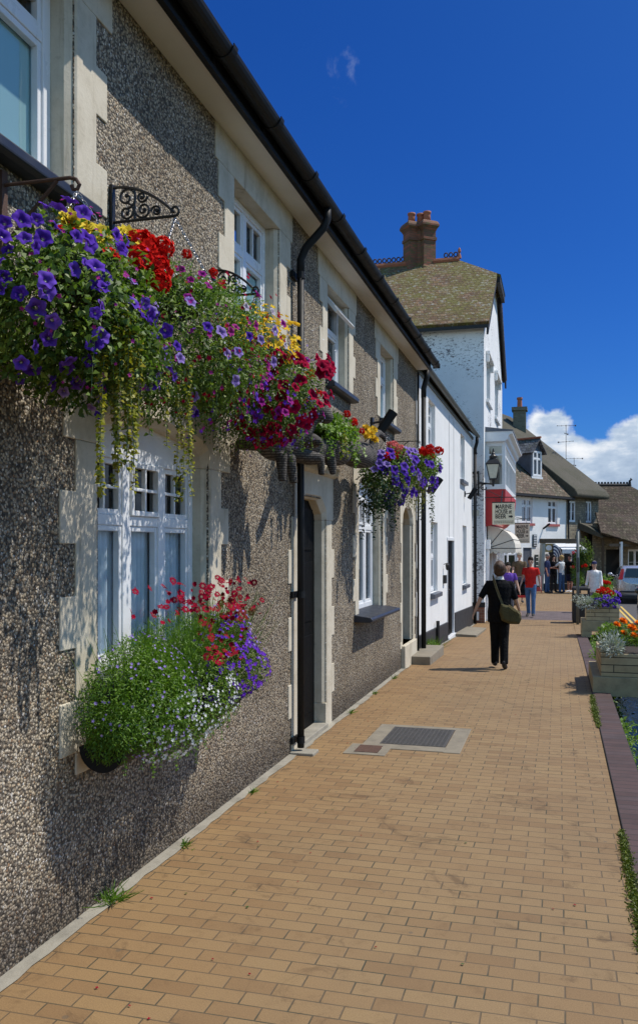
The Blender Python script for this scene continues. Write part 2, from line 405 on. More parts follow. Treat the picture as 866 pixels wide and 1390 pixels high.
M['daisyred'] = m_petal('red daisy petal', [(.22,.003,.018),(.30,.005,.028),(.17,.002,.014)], .08, (.001,.006))
M['magenta'] = m_petal('magenta petal', [(.46,.03,.28),(.36,.03,.30),(.52,.06,.30)])
M['pinkf'] = m_petal('coral pink petal', [(.75,.16,.16),(.78,.22,.20)])
M['yellowf'] = m_petal('yellow petal', [(.80,.62,.05),(.85,.70,.10)])
M['amber'] = m_petal('amber petal', [(.78,.48,.03),(.82,.56,.05)])
M['orangef'] = m_petal('orange petal', [(.85,.16,.01),(.90,.25,.015)])
M['whitef'] = m_petal('white petal', [(.80,.80,.78),(.72,.72,.74)])
M['throat'] = pm('pale flower throat', (.42,.36,.30), .6, 0)
M['throatdk'] = pm('dark flower throat', (.10,.02,.10), .6, 0)
M['skin'] = pm('skin', (.52,.31,.22), .55, .1, 10)
M['skinsun'] = pm('sunburnt skin', (.46,.21,.15), .55, .1, 10)
M['bark'] = pm('bark', (.10,.075,.05), .9, .4, 12, .6, 30)
M['silver'] = pm('silver grey car paint', (.50,.51,.53), .25, .03, 2, 0, 1, .5, .5, .5)
M['carwhite'] = pm('white car paint', (.70,.71,.73), .25, .03, 2, 0, 1, 0, .5, .6)
M['cardark'] = pm('black green car paint', (.015,.022,.022), .22, .1, 2, 0, 1, 0, .5, .7)
M['tyre'] = pm('tyre rubber', (.02,.02,.02), .8, .2, 20)
M['carglass'] = pm('tinted car glass', (.02,.03,.035), .06, .1, 2, 0, 1, 0, .8)
M['redlamp'] = pm('red lamp lens', (.55,.02,.02), .2, .1, 20)
M['chrome'] = pm('dull chrome', (.6,.6,.62), .2, .05, 5, 0, 1, 1)
M['terracotta'] = pm('terracotta', (.35,.12,.06), .8, .3, 10, .3, 50)
def cloth(name, c, rough=.85):
    m = pm(name, c, rough, .3, 9, 0, 1, 0, .12); nt = m.node_tree; N, L = nt.nodes, nt.links
    n = noise(N, L, coords(N), 9, 4, .6, 1.5); bump(N, L, N['Principled BSDF'], n.outputs[0], .7, .035); return m
# ---------------------------------------------------------------- people
def remesh(mb, vox, smooth=3):
    me = mb.mesh('tmp', [], recalc=True)
    o = bpy.data.objects.new('tmp', me); C.objects.link(o)
    r = o.modifiers.new('r', 'REMESH'); r.mode = 'VOXEL'; r.voxel_size = vox; r.use_smooth_shade = True
    if smooth:
        s = o.modifiers.new('s', 'SMOOTH'); s.iterations = smooth; s.factor = .5
    dg = bpy.context.evaluated_depsgraph_get()
    out = bpy.data.meshes.new_from_object(o.evaluated_get(dg), depsgraph=dg)
    bpy.data.objects.remove(o); bpy.data.meshes.remove(me)
    out.polygons.foreach_set('use_smooth', [True]*len(out.polygons))
    return out

def ering(c, rx, ry, n=16, tilt=None):
    out = []
    for k in range(n):
        a = 2*math.pi*k/n
        p = Vector((rx*math.cos(a), ry*math.sin(a), 0))
        if tilt is not None: p = tilt @ p
        out.append(p + Vector(c))
    return out

class Pose:
    """joint positions of a standing or walking figure; +Y is forward, +X the figure's right side"""
    def __init__(s, H, legs=((0,0),(0,0)), arms=((0,6,10),(0,6,10)), lean=0, build=1.0, sw=.185, hw=.09, lw=1.0):
        k = H/1.75; s.k = k; s.b = build; s.lw = lw; V = Vector
        s.hip = {}; s.knee = {}; s.ank = {}; s.toe = {}; s.sh = {}; s.el = {}; s.wr = {}
        for sd, (a, kb) in zip((-1, 1), legs):
            a = R(a); kb = R(kb); h = V((sd*hw*k, 0, 0))
            kn = h + V((sd*.005, math.sin(a)*.43*k, -math.cos(a)*.43*k))
            b = a - kb; an = kn + V((0, math.sin(b)*.41*k, -math.cos(b)*.41*k))
            f = b*.5 if b > 0 else b
            s.hip[sd], s.knee[sd], s.ank[sd] = h, kn, an
            s.toe[sd] = an + V((sd*.02*k, math.cos(f)*.17*k, math.sin(f)*.17*k - .055*k))
        low = min(min(s.ank[i].z - .085*k, s.toe[i].z - .025*k) for i in (-1, 1))
        up = V((0, 0, -low))
        for d in (s.hip, s.knee, s.ank, s.toe):
            for i in d: d[i] = d[i] + up
        pz = -low; ln = math.tan(R(lean))
        s.at = lambda h, x=0, y=0: V((x*k, y*k + (h*k)*ln, pz + h*k))
        for sd, (sw_, ab, eb) in zip((-1, 1), arms):
            a, ab, eb = R(sw_), R(ab), R(eb)
            sh = s.at(.50, sd*sw, 0); d = V((sd*math.sin(ab), math.sin(a)*math.cos(ab), -math.cos(a)*math.cos(ab)))
            el = sh + d*.285*k
            a2 = a + eb; f_ = .75; d2 = V((sd*math.sin(ab*f_), math.sin(a2)*math.cos(ab*f_), -math.cos(a2)*math.cos(ab*f_)))
            s.sh[sd], s.el[sd], s.wr[sd] = sh, el, el + d2*.25*k
        s.head = s.at(.735, 0, .02)

def torso(mb, p, g=0, top=.585):
    k = p.k; b = p.b
    rows = [(-.10,.10,.08),(-.04,.155,.11),(.03,.165,.115),(.12,.150,.105),(.22,.150,.105),(.34,.170,.118),(.44,.178,.115),(.50,.165,.10),(.545,.10,.075),(.585,.062,.06),(.66,.055,.055)]
    mb.loft([ering(p.at(h), (rx*b+g)*k, (ry*b*(1.12 if b > 1.05 and .05 < h < .3 else 1)+g)*k) for h, rx, ry in rows if h <= top+1e-6])

def limb(mb, pts, rad, k, n=12):
    P = [Vector(q) for q in pts]; path = []; rr = []
    for i in range(len(P)-1):
        for t in (0, .25, .5, .75):
            path.append(P[i].lerp(P[i+1], t)); rr.append((rad[i]*(1-t) + rad[i+1]*t)*k)
    path.append(P[-1]); rr.append(rad[-1]*k)
    mb.tube(path, rr, n)

def hand(mb, w, d, side, k, curl=.5):
    d = d.normalized(); fw = Vector((0,1,0)); fw = (fw - d*fw.dot(d)).normalized(); sx = d.cross(fw).normalized()
    c = w + d*.045*k
    mb.loft([[w + d*t*k + fw*(math.cos(a)*wd*k) + sx*(math.sin(a)*.016*k) for a in [2*math.pi*i/10 for i in range(10)]] for t, wd in ((-.02,.026),(.02,.034),(.06,.040),(.09,.036))])
    inw = -sx*side if (sx*side).x*side > 0 else sx*side
    for i, L in enumerate((.070, .078, .072, .056)):
        o = w + d*.082*k + fw*(.028 - .019*i)*k
        a = o + d*L*.5*k + inw*.010*k*curl; e = a + d*L*.5*k*(1-.35*curl) + inw*L*.5*curl*k
        mb.tube([o - d*.02*k, o, a, e], [.0095*k]*3 + [.008*k], 7)
    o = w + d*.025*k + fw*.028*k
    mb.tube([o - fw*.012*k, o + fw*.022*k + d*.02*k, o + fw*.026*k + d*.055*k + inw*.01*k], [.012*k, .011*k, .008*k], 7)

def person(loc, rz, H, label, shirt, trousers, hair, pose, sleeve=.55, shorts=False, vox=.010, skin='skin', longhair=False, cap=None, group=None, hem=-.06, shoes='blackmatt', look=0, collar=None, bald=False):
    p = Pose(H, **pose); k = p.k
    t = thing('person', loc, label, 'person', group, rz)
    def part(mb, name, mat, vx=vox, sm=3):
        me = remesh(mb, vx, sm); me.name = name
        me.materials.append(mat if not isinstance(mat, str) else M[mat])
        o = bpy.data.objects.new(name, me); C.objects.link(o); o.parent = t
        return o
    # body: one continuous surface
    mb = MB(); torso(mb, p, -.012, .66)
    hd = p.head; rl = Matrix.Rotation(R(look), 3, 'Z')
    mb.ell(hd + Vector((0,0,.02*k)), (.076*k, .094*k, .112*k), 18, 12)
    J = lambda x, y, z: hd + rl @ Vector((x*k, y*k, z*k))
    mb.ell(J(0,.030,-.060), (.052*k, .058*k, .058*k), 14, 8)
    mb.tube([J(0,.085,.02), J(0,.110,-.018), J(0,.088,-.026)], [.010*k,.015*k,.010*k], 8)
    for sd in (-1, 1):
        mb.ell(J(sd*.078,-.005,-.005), (.012*k,.022*k,.032*k), 8, 6)
        limb(mb, [p.at(.47, sd*.11), p.sh[sd], p.el[sd], p.wr[sd]], [.055,.050,.038,.025], k)
        hand(mb, p.wr[sd], p.wr[sd]-p.el[sd], sd, k, .6)
        limb(mb, [p.hip[sd]+Vector((0,0,.03)), p.knee[sd], p.knee[sd].lerp(p.ank[sd], .35), p.ank[sd]], [.082,.052,.052,.034], k)
        mb.loft([ering(p.ank[sd].lerp(p.toe[sd], q) + Vector((0,0,dz*k)), w*k, h*k, 10, Matrix.Rotation(R(90),3,'X')) for q, w, h, dz in ((-.35,.022,.03,-.045),(0,.034,.05,-.03),(.5,.040,.036,-.02),(1.0,.036,.02,.0),(1.2,.015,.01,.0))])
    part(mb, 'body', skin, min(vox, .009))
    # hair, cap
    if not bald:
        mb = MB(); mb.ell(J(0,-.012,.058), (.088*k,.103*k,.100*k), 16, 10)
        mb.ell(J(0,-.05,-.015), (.074*k,.062*k,.075*k), 14, 8)
        if longhair:
            mb.ell(J(0,-.03,.03), (.106*k,.112*k,.112*k), 16, 10); mb.ell(J(0,-.055,-.035), (.100*k,.068*k,.085*k), 14, 8)
        part(mb, 'hair', hair, .009)
    if cap:
        mb = MB(); mb.ell(J(0,-.005,.075), (.092*k,.108*k,.075*k), 16, 9)
        mb.loft([ering(J(0,.12,.05), .07*k, .055*k, 14), ering(J(0,.12,.062), .07*k, .055*k, 14)])
        part(mb, 'cap', cap, .008)
    for sd in (-1, 1):
        mb = MB(); mb.ell(J(sd*.030,.082,.022), (.010*k,.006*k,.006*k), 8, 6)
        o = link_mesh('eye', mb.mesh('eye', [M['blackmatt']], True), t)
    mb = MB(); mb.ell(J(0,.084,-.052), (.022*k,.007*k,.006*k), 10, 6)
    link_mesh('mouth', mb.mesh('mouth', [M['lip']], True), t)
    # clothes
    g = .012
    mb = MB(); rows = [(hem,.168,.125),(.03,.170,.122),(.12,.158,.114),(.22,.158,.114),(.34,.176,.126),(.44,.184,.124),(.50,.172,.108),(.545,.105,.080),(.565,.075,.066)]
    mb.loft([ering(p.at(h), (rx*p.b+.006)*k, (ry*p.b*(1.12 if p.b > 1.05 and .0 < h < .3 else 1)+.004)*k) for h, rx, ry in rows])
    for sd in (-1, 1):
        pts = [p.at(.46, sd*.10), p.sh[sd]]; rr = [.070,.066]
        if sleeve <= 1: pts.append(p.sh[sd].lerp(p.el[sd], sleeve)); rr.append(.062 if sleeve < .8 else .054)
        else: pts += [p.el[sd], p.el[sd].lerp(p.wr[sd], sleeve-1)]; rr += [.052,.044]
        limb(mb, pts, rr, k)
    part(mb, 'shirt' if sleeve <= 1 else 'jacket', shirt)
    mb = MB(); mb.loft([ering(p.at(h), rx*p.b*k, ry*p.b*k) for h, rx, ry in ((-.13,.12,.10),(-.05,.172,.126),(.03,.166,.118),(.09,.150,.108))])
    for sd in (-1, 1):
        kn, an = p.knee[sd], p.ank[sd]
        if shorts: limb(mb, [p.hip[sd]+Vector((0,0,.03)), p.hip[sd].lerp(kn,.5), kn+Vector((0,0,.02))], [.098,.092,.085], k)
        else: limb(mb, [p.hip[sd]+Vector((0,0,.03)), p.hip[sd].lerp(kn,.5), kn, kn.lerp(an,.5), an+Vector((0,0,-.03*k))], [q_*(1 if i_ == 0 else p.lw) for i_, q_ in enumerate((.098,.084,.068,.062,.058))], k)
    part(mb, 'shorts' if shorts else 'trousers', trousers)
    for sd in (-1, 1):
        mb = MB(); a, q = p.ank[sd], p.toe[sd]; d = (q-a)
        mb.loft([ering(a + d*f + Vector((0,0,dz*k)), w*k, h*k, 12, Matrix.Rotation(R(90),3,'X')) for f, w, h, dz in ((-.42,.02,.03,-.045),(-.3,.036,.045,-.045),(0,.040,.05,-.035),(.5,.046,.042,-.02),(1.0,.042,.026,.0),(1.3,.018,.012,-.004))])
        part(mb, 'shoe', shoes, .009, 2)
    if collar:
        mb = MB(); mb.loft([ering(p.at(.545), .088*k, .078*k), ering(p.at(.575), .075*k, .070*k), ering(p.at(.615), .066*k, .064*k)])
        part(mb, 'collar', collar, .009, 1)
    return t, p

M['lip'] = pm('lip', (.35,.12,.10), .5, 0)
def gz(y): 
    t = min(max((y-12)/13, 0), 1); return -.3*(t*t*(3-2*t))

blk = cloth('black cotton', (.007,.007,.008)); jean = cloth('blue denim', (.10,.19,.36)); jean2 = cloth('mid blue denim', (.06,.11,.22))
brn, nt, N, L, b = newmat('auburn hair'); mp = N.new('ShaderNodeMapping'); mp.inputs['Scale'].default_value = (70,70,7); L.new(coords(N), mp.inputs[0]); n = noise(N, L, mp.outputs[0], 1, 4, .7)
r = ramp(N, [(.3,(.025,.011,.005)),(.5,(.065,.028,.011)),(.75,(.13,.062,.025))]); L.new(n.outputs[0], r.inputs[0]); L.new(r.outputs[0], b.inputs['Base Color']); b.inputs['Roughness'].default_value = .5; bump(N, L, b, n.outputs[0], .6, .02); drk = cloth('dark hair', (.018,.013,.010), .6); gry = cloth('grey hair', (.30,.27,.24), .7)
walk = dict(legs=((14,4),(-9,14)), arms=((-12,14,10),(10,10,22)))
woman, wp = person((1.43,13.4,gz(13.4)), R(4), 1.57, 'woman seen from behind in black clothes walking away up the paved path', blk, blk, brn,
    dict(legs=((7,2),(-6,12)), arms=((-4,30,8),(4,20,30)), build=1.16, sw=.17, hw=.068, lw=1.18), 1.0, vox=.008, longhair=True, collar=cloth('pale collar',(.62,.62,.60)), hem=-.16)
person((1.47,27.2,-.296), R(172), 1.76, 'man in bright red T-shirt and blue jeans walking towards the camera', cloth('red cotton',(.62,.03,.025)), jean, drk,
    dict(legs=((12,8),(-10,6)), arms=((-10,12,14),(8,10,30))), .6)
person((.92,24.9,-.30), R(190), 1.64, 'young person in purple T-shirt half hidden behind the woman in black', cloth('purple cotton',(.13,.06,.34)), cloth('grey trousers',(.10,.10,.12)), drk,
    dict(legs=((8,4),(-8,6)), arms=((8,16,20),(-6,12,12))), .6)
person((.86,33.6,-.30), R(184), 1.86, 'man in brown T-shirt and pale cap pushing a pushchair', cloth('olive brown cotton',(.14,.10,.06)), cloth('grey cargo shorts',(.14,.13,.11)), drk,
    dict(legs=((10,6),(-8,8)), arms=((22,8,42),(22,8,42))), .6, shorts=True, cap=cloth('stone cap',(.42,.36,.26)))
person((1.78,41.2,-.30), R(255), 1.77, 'grey haired man in navy top and blue jeans standing by the shop porch', cloth('navy cotton',(.025,.035,.09)), jean2, gry,
    dict(legs=((2,2),(-2,2)), arms=((14,8,70),(2,8,14))), .9, skin='skinsun')
person((2.06,42.1,-.30), R(200), 1.70, 'dark haired person in black at the back of the chatting group', blk, cloth('charcoal trousers',(.03,.03,.035)), drk,
    dict(legs=((2,2),(-2,2)), arms=((4,8,20),(4,8,20))), 1.0, longhair=True)
person((2.42,41.4,-.30), R(60), 1.70, 'blonde woman in white top and jeans reaching an arm forwards', cloth('white cotton',(.62,.64,.66)), jean2, cloth('blonde hair',(.36,.24,.10),.6),
    dict(legs=((3,2),(-3,3)), arms=((52,6,18),(6,10,12)), build=.95), .8, longhair=True)
person((2.80,42.4,-.30), R(150), 1.72, 'man in black T-shirt and dark shorts with folded arms', blk, cloth('navy shorts',(.02,.025,.06)), drk,
    dict(legs=((2,2),(-2,2)), arms=((16,10,86),(16,10,86)), build=1.08), .55, shorts=True, shoes='whitef', skin='skinsun')
person((3.42,29.6,-.30), R(168), 1.62, 'older person in cream jacket and navy cap beside the litter bin', cloth('cream jacket cloth',(.84,.83,.80)), cloth('lilac grey trousers',(.24,.22,.30)), gry,
    dict(legs=((3,2),(-3,2)), arms=((4,10,16),(4,10,16)), build=1.14), 1.9, cap=cloth('navy cap',(.03,.035,.10)), hem=-.22)

# shoulder bag of the near woman
bagm = cloth('olive canvas', (.085,.075,.035))
t = thing('shoulder_bag', (1.43,13.4,gz(13.4)), 'olive green shoulder bag slung across the back of the woman in black', 'bag', rz=R(4))
mb = MB()
cx, cy = .17, -.17
prof = [(-.02,.75),(.10,.70),(.235,.70),(.27,.78),(.25,.88),(.12,.96),(-.03,1.0),(-.055,.88)]
ring = lambda sc_, y: [(cx-.02+(x-.10)*sc_, y - .02*abs(x-.1), .85+(z-.85)*sc_) for x, z in prof]
mb.loft([ring(.75, cy-.075), ring(1.0, cy-.045), ring(1.02, cy), ring(.85, cy+.04)])
me = remesh(mb, .010, 4); me.name = 'bag_body'; me.materials.append(bagm)
o = bpy.data.objects.new('bag_body', me); C.objects.link(o); o.parent = t
mb = MB(); path = [Vector((.055,-.165,.97)), Vector((0,-.165,1.10)), Vector((-.05,-.155,1.24)), Vector((-.085,-.13,1.36)), Vector((-.10,-.06,1.425)), Vector((-.10,.02,1.42)), Vector((-.08,.11,1.32)), Vector((.02,.15,1.15)), Vector((.14,.11,1.0)), Vector((.20,0,.93)), Vector((.20,-.12,.92))]
rings = []
for i, q in enumerate(path):
    tt = (path[min(i+1,len(path)-1)]-path[max(i-1,0)]).normalized(); c = Vector((0,0,1.2)) - q; c = Vector((q.x,q.y,0)).normalized() if (q.x or q.y) else Vector((0,-1,0))
    w = tt.cross(c).normalized()*.018; nn = c*.004
    rings.append([q-w-nn, q+w-nn, q+w+nn, q-w+nn])
mb.loft(rings); link_mesh('strap', mb.mesh('strap', [cloth('olive strap', (.12,.105,.06))]), t)
mb = MB(); mb.tube([(.075+cx-.11,cy-.06,.985),(cx+.05,cy-.09,.93),(cx+.13,cy-.07,.84)], .008, 6); link_mesh('piping', mb.mesh('piping', [cloth('tan piping',(.22,.18,.10))]), t)
# ---------------------------------------------------------------- the ground
def struct(name, mb, mats, **k): return tag(mb.build(name, mats, **k), kind='structure')
def strip(mb, xs, ys, zf, m=0):
    for i in range(len(xs)-1):
        for j in range(len(ys)-1):
            mb.poly([(xs[i],ys[j],zf(xs[i],ys[j])),(xs[i+1],ys[j],zf(xs[i+1],ys[j])),(xs[i+1],ys[j+1],zf(xs[i+1],ys[j+1])),(xs[i],ys[j+1],zf(xs[i],ys[j+1]))], m)
YS = [-4,2,6,9,12,13.5,15,16.5,18,19.5,21,23,25,26.1]
zg = lambda x, y: gz(y)
mb = MB(); mb.poly([(-900,-500,-1.3),(900,-500,-1.3),(900,1500,-1.3),(-900,1500,-1.3)]); struct('ground', mb, pm('field earth',(.10,.09,.05),.9,.3,.05))
mb = MB(); strip(mb, [.04,2.70], YS, zg); struct('path', mb, M['pavers'])
mb = MB(); strip(mb, [.085,4.05], [26.1,29.7], lambda x,y: -.3); struct('brick_band', mb, M['bandbrick'])
mb = MB(); strip(mb, [-8,4.05], [29.7,34,60], lambda x,y: -.3); strip(mb, [4.05,20], [43.5,60], lambda x,y: -.3); strip(mb, [2.7,4.05], [21.6,26.1], lambda x,y: gz(y)-.001); struct('square', mb, M['pavers'])
mb = MB(); ee = np.arange(-4,26.2,.12); ew = [.062+.022*rnd.random() for _ in ee]
for i in range(len(ee)-1): mb.poly([(-.02,ee[i],gz(ee[i])+.008),(ew[i],ee[i],gz(ee[i])+.006),(ew[i+1],ee[i+1],gz(ee[i+1])+.006),(-.02,ee[i+1],gz(ee[i+1])+.008)])
struct('edging', mb, M['concrete_l'])
# kerb of dark brick along the stream
kz = lambda x, y: gz(y)+.012 if y > 7 else gz(y)+.012
mb = MB()
for a, b in zip(YS[:-2], YS[1:-1]):
    if b > 22: break
    mb.hexa([(2.70,a,gz(a)-.8),(2.925,a,gz(a)-.8),(2.925,b,gz(b)-.8),(2.70,b,gz(b)-.8),(2.70,a,gz(a)+.014),(2.925,a,gz(a)+.014),(2.925,b,gz(b)+.014),(2.70,b,gz(b)+.014)])
struct('stream_kerb', mb, M['kerbbrick'])
m, nt, N, L, b = newmat('stream water'); b.inputs['Base Color'].default_value = (.016,.020,.014,1); b.inputs['Roughness'].default_value = .10; b.inputs['Specular IOR Level'].default_value = .10
co = coords(N); mp = N.new('ShaderNodeMapping'); mp.inputs['Scale'].default_value = (5,1.6,1); L.new(co, mp.inputs[0]); n = noise(N, L, mp.outputs[0], 2.2, 5, .65, .8); bump(N, L, b, n.outputs[0], .35, .05)
mb = MB(); strip(mb, [2.9,4.1], [-4,9,21.7], lambda x,y: -.62+gz(y)*.4); struct('water', mb, m)
mb = MB(); strip(mb, [2.9,4.1], [-4,9,21.7], lambda x,y: -.80+gz(y)*.4); struct('stream_bed', mb, pm('stream bed',(.07,.065,.045),.9,.5,9))
RY = [-4,4,9,12,15,18,21,25,32,43.5]
rz_ = lambda x, y: gz(y)-.06
mb = MB(); strip(mb, [4.22,10.5], RY, rz_); struct('road', mb, M['asphalt'])
mb = MB()
for a, b_ in zip(RY[:-1], RY[1:]): mb.hexa([(4.04,a,-1.2),(4.22,a,-1.2),(4.22,b_,-1.2),(4.04,b_,-1.2),(4.04,a,gz(a)+.01),(4.22,a,gz(a)+.01),(4.22,b_,gz(b_)+.01),(4.04,b_,gz(b_)+.01)])
struct('kerb', mb, M['concrete'])
mb = MB()
for x in (4.30, 4.46): strip(mb, [x,x+.075], [-4,12,15,18,21,25,32.6+(x-4.3)*6], lambda x,y: gz(y)-.055)
struct('road_marking', mb, M['yellow'])
mb = MB(); strip(mb, [10.5,13], RY, lambda x,y: gz(y)+.05); struct('far_pavement', mb, M['concrete'])
mb = MB(); strip(mb, [13,500], [-60,43.5,400], lambda x,y: -.28); struct('verge', mb, pm('rough turf',(.06,.085,.025),.95,.4,2))
mb = MB(); strip(mb, [-60,-.5], [-40,22], lambda x,y: -.1); struct('yard', mb, M['concrete'])

# slabs and covers let into the path
t = thing('manhole_cover', (1.0,8.25,.004), 'dark square manhole cover in a pale concrete surround on the path', 'manhole cover')
mb = MB()
for a,b_,c,d in ((.53,.68,7.72,8.82),(1.30,1.45,7.74,8.82),(.68,1.30,8.72,8.82),(.68,1.30,7.76,7.94)): mb.box(a,b_,c,d,-.05,.006)
mb.build('surround', M['concrete'], t, bevel=.004)
mb = MB(); mb.box(.684,1.296,7.944,8.716,-.05,.008)
for i in range(14):
    for j in range(18): x, y = .70+i*.0415, 7.965+j*.041; mb.box(x, x+.03, y, y+.03, .008, .0105)
mb.build('cover', M['castiron'], t)
t = thing('drain_cover', (.65,7.86,.004), 'small rusty rectangular drain cover in front of the manhole', 'drain cover')
mb = MB()
for a,b_,c,d in ((.44,.52,7.5,7.90),(.74,.82,7.5,7.90),(.52,.74,7.86,7.90),(.52,.74,7.5,7.58)): mb.box(a,b_,c-.02,d-.02,-.05,.0055)
mb.build('surround', M['concrete'], t)
mb = MB(); mb.box(.524,.736,7.564,7.836,-.05,.0085); mb.build('cover', M['rust'], t)

# ---------------------------------------------------------------- windows, surrounds
def window(F, par, u0,u1,z0,z1, d, cols=1, tr=None, grid=None, fw=.055, mat='upvc', glass='glass', top=None, openlight=False, blind=None, mull=.07, name='window'):
    """frame of outer members, mullions, a transom with gridded top lights; one pane sheet behind the bars"""
    mb = MB(); zt = top if top else z1-fw
    F.box(mb,u0,u0+fw,d-.07,d,z0,z1); F.box(mb,u1-fw,u1,d-.07,d,z0,z1)
    F.box(mb,u0+fw,u1-fw,d-.068,d-.002,z0,z0+fw*1.2); F.box(mb,u0+fw,u1-fw,d-.068,d-.002,zt,z1)
    w = (u1-u0-2*fw-(cols-1)*mull)/cols; xs = [u0+fw+i*(w+mull) for i in range(cols)]
    for x in xs[1:]: F.box(mb,x-mull,x,d-.066,d-.004,z0+fw*1.2,zt)
    if tr:
        for x in xs: F.box(mb,x,x+w,d-.064,d-.006,tr-.03,tr+.03)
    for i, x in enumerate(xs):                              # sashes inside the frame
        for (a, b_) in (((z0+fw*1.2, tr-.03), (tr+.03, zt)) if tr else ((z0+fw*1.2, zt),)):
            s = .032; q = d+.012 if (tr and a > tr and cols == 3 and i == 1) else d-.012
            if openlight and tr and a > tr: continue
            F.box(mb,x+.002,x+s,q-.04,q,a,b_); F.box(mb,x+w-s,x+w-.002,q-.04,q,a,b_)
            F.box(mb,x+s,x+w-s,q-.038,q-.002,a,a+s); F.box(mb,x+s,x+w-s,q-.038,q-.002,b_-s,b_)
            g = grid if (tr and a > tr) or not tr else None
            if g:
                for k in range(1, g[0]): xx = x+s+(w-2*s)*k/g[0]; F.box(mb,xx-.010,xx+.010,q-.034,q-.006,a+s,b_-s)
                for k in range(1, g[1]): zz = a+s+(b_-a-2*s)*k/g[1]; F.box(mb,x+s,x+w-s,q-.030,q-.008,zz-.010,zz+.010)
    o = mb.build(name, M[mat], par, bevel=.004)
    g = MB(); g.poly([F.P(u0+fw*.5,d-.045,z0+.02),F.P(u1-fw*.5,d-.045,z0+.02),F.P(u1-fw*.5,d-.045,z1-.02),F.P(u0+fw*.5,d-.045,z1-.02)]); g.build('pane', M[glass], o)
    if blind:
        g = MB(); a, b_ = blind if isinstance(blind, tuple) else (z0+.03, z1-.03); g.poly([F.P(u0+.06,d-.062,a),F.P(u1-.06,d-.062,a),F.P(u1-.06,d-.062,b_),F.P(u0+.06,d-.062,b_)]); g.build('blind', M['blind'], o)
    if openlight:                                           # top-hung light standing open
        q = MB(); x, a, b_ = xs[0], tr+.03, zt; dz = b_-a; ang = R(38)
        def T(u, r, t): return F.P(u, d+.005+math.sin(ang)*r+math.cos(ang)*t, b_-math.cos(ang)*r+math.sin(ang)*t)
        def bx(u_0,u_1,r0,r1,t0=0,t1=.04): q.hexa([T(u_0,r1,t0),T(u_1,r1,t0),T(u_1,r1,t1),T(u_0,r1,t1),T(u_0,r0,t0),T(u_1,r0,t0),T(u_1,r0,t1),T(u_0,r0,t1)])
        X1 = u1-fw
        bx(x,x+.05,0,dz); bx(X1-.05,X1,0,dz); bx(x+.05,X1-.05,0,.05,.002,.038); bx(x+.05,X1-.05,dz-.05,dz,.002,.038)
        for k in (1,2): c_ = x+(X1-x)*k/3; bx(c_-.012,c_+.012,.05,dz-.05,.006,.034)
        v = q.build('open_light', M[mat], o, bevel=.003)
    return o

def surround(F, par, u0,u1,z0,z1, lt, curve=None, wide=.32, nar=.20, bh=.26, phase=0, ch=.05, dep=.16, lint=None, base=None, name='stone_surround'):
    """dressed stone: toothed jambs, chamfered arris, lintel in one block. u0,u1 the clear opening, z1 the spring line, lt the lintel top"""
    mb = MB(); f = .009
    for sd, ui in ((-1,u0),(1,u1)):
        z = z1; k = phase; c = ch; edge = []
        while z > z0+.01:
            zb = max(z-bh, z0); w = wide if k % 2 else nar
            if zb - z0 < .08: zb = z0
            edge += [(ui+sd*(c+w), z),(ui+sd*(c+w), zb)]; z = zb; k += 1
        zs_ = z0 + (.30 if base is not None else 0)
        F.ext_d(mb, [(ui+sd*c, z1)] + edge + [(ui+sd*c, z0)], -dep, f)
        F.ext_z(mb, [(ui+sd*(c+.001), f),(ui, f-c),(ui,-dep),(ui+sd*(c+.001),-dep)], zs_, z1)
        if base is not None: F.ext_z(mb, [(ui+sd*(c+.001), f),(ui, f),(ui,-dep),(ui+sd*(c+.001),-dep)], z0, zs_-.001)
    lu0, lu1 = lint if lint else (u0-ch-wide, u1+ch+wide)
    if curve is None: F.box(mb, lu0,lu1,-dep,f,z1+.001,lt)
    else:
        inner = [(u0,z1+.001)] + curve + [(u1,z1+.001)]
        cu = (u0+u1)/2
        outer = [(p+(ch if p > cu+.01 else -ch if p < cu-.01 else 0), z+(ch*.9 if 0 < i < len(inner)-1 else .0)) for i,(p,z) in enumerate(inner)]
        rect = lambda cv: [(lu0,z1+.001)] + cv + [(lu1,z1+.001),(lu1,lt),(lu0,lt)]
        A = [F.P(u,f,z) for u,z in rect(outer)]; B = [F.P(u,f-ch,z) for u,z in rect(inner)]; D = [F.P(u,-dep,z) for u,z in rect(inner)]
        n = len(A)
        mb.add(A+B+D, [tuple(range(n)), tuple(reversed(range(2*n,3*n)))] + [(i,(i+1)%n,(i+1)%n+n,i+n) for i in range(n)] + [(i+n,(i+1)%n+n,(i+1)%n+2*n,i+2*n) for i in range(n)])
    return mb.build(name, M['stone'], par, bevel=.005)

def sill(F, par, u0,u1,z, d1, h=.06, mat='sill', drop=.03):
    mb = MB(); F.ext_u(mb, [(-.12,z),(d1-.02,z-drop),(d1,z-drop-.02),(d1,z-drop-h),(d1-.03,z-drop-h-.012),(-.12,z-drop-h-.012)], u0, u1)
    return mb.build('sill', M[mat], par, bevel=.008)

def halfround(F, mb, u0, u1, dc, zc, r, m=0, n=9):
    pts = [(dc+r*math.cos(a), zc+r*math.sin(a)) for a in [math.pi+math.pi*i/n for i in range(n+1)]]
    inn = [(dc+(r-.006)*math.cos(a), zc+(r-.006)*math.sin(a)) for a in [2*math.pi-math.pi*i/n for i in range(n+1)]]
    F.ext_u(mb, pts+inn, u0, u1, m)

# ---------------------------------------------------------------- the pebbledashed house
F = Fac(0, 0, 0)
H = thing('pebbledash_house', (0,7,0), 'long grey brown pebbledashed terrace with dressed stone windows and a cream soffit', 'house')
E1, Z1 = 14.42, 4.85
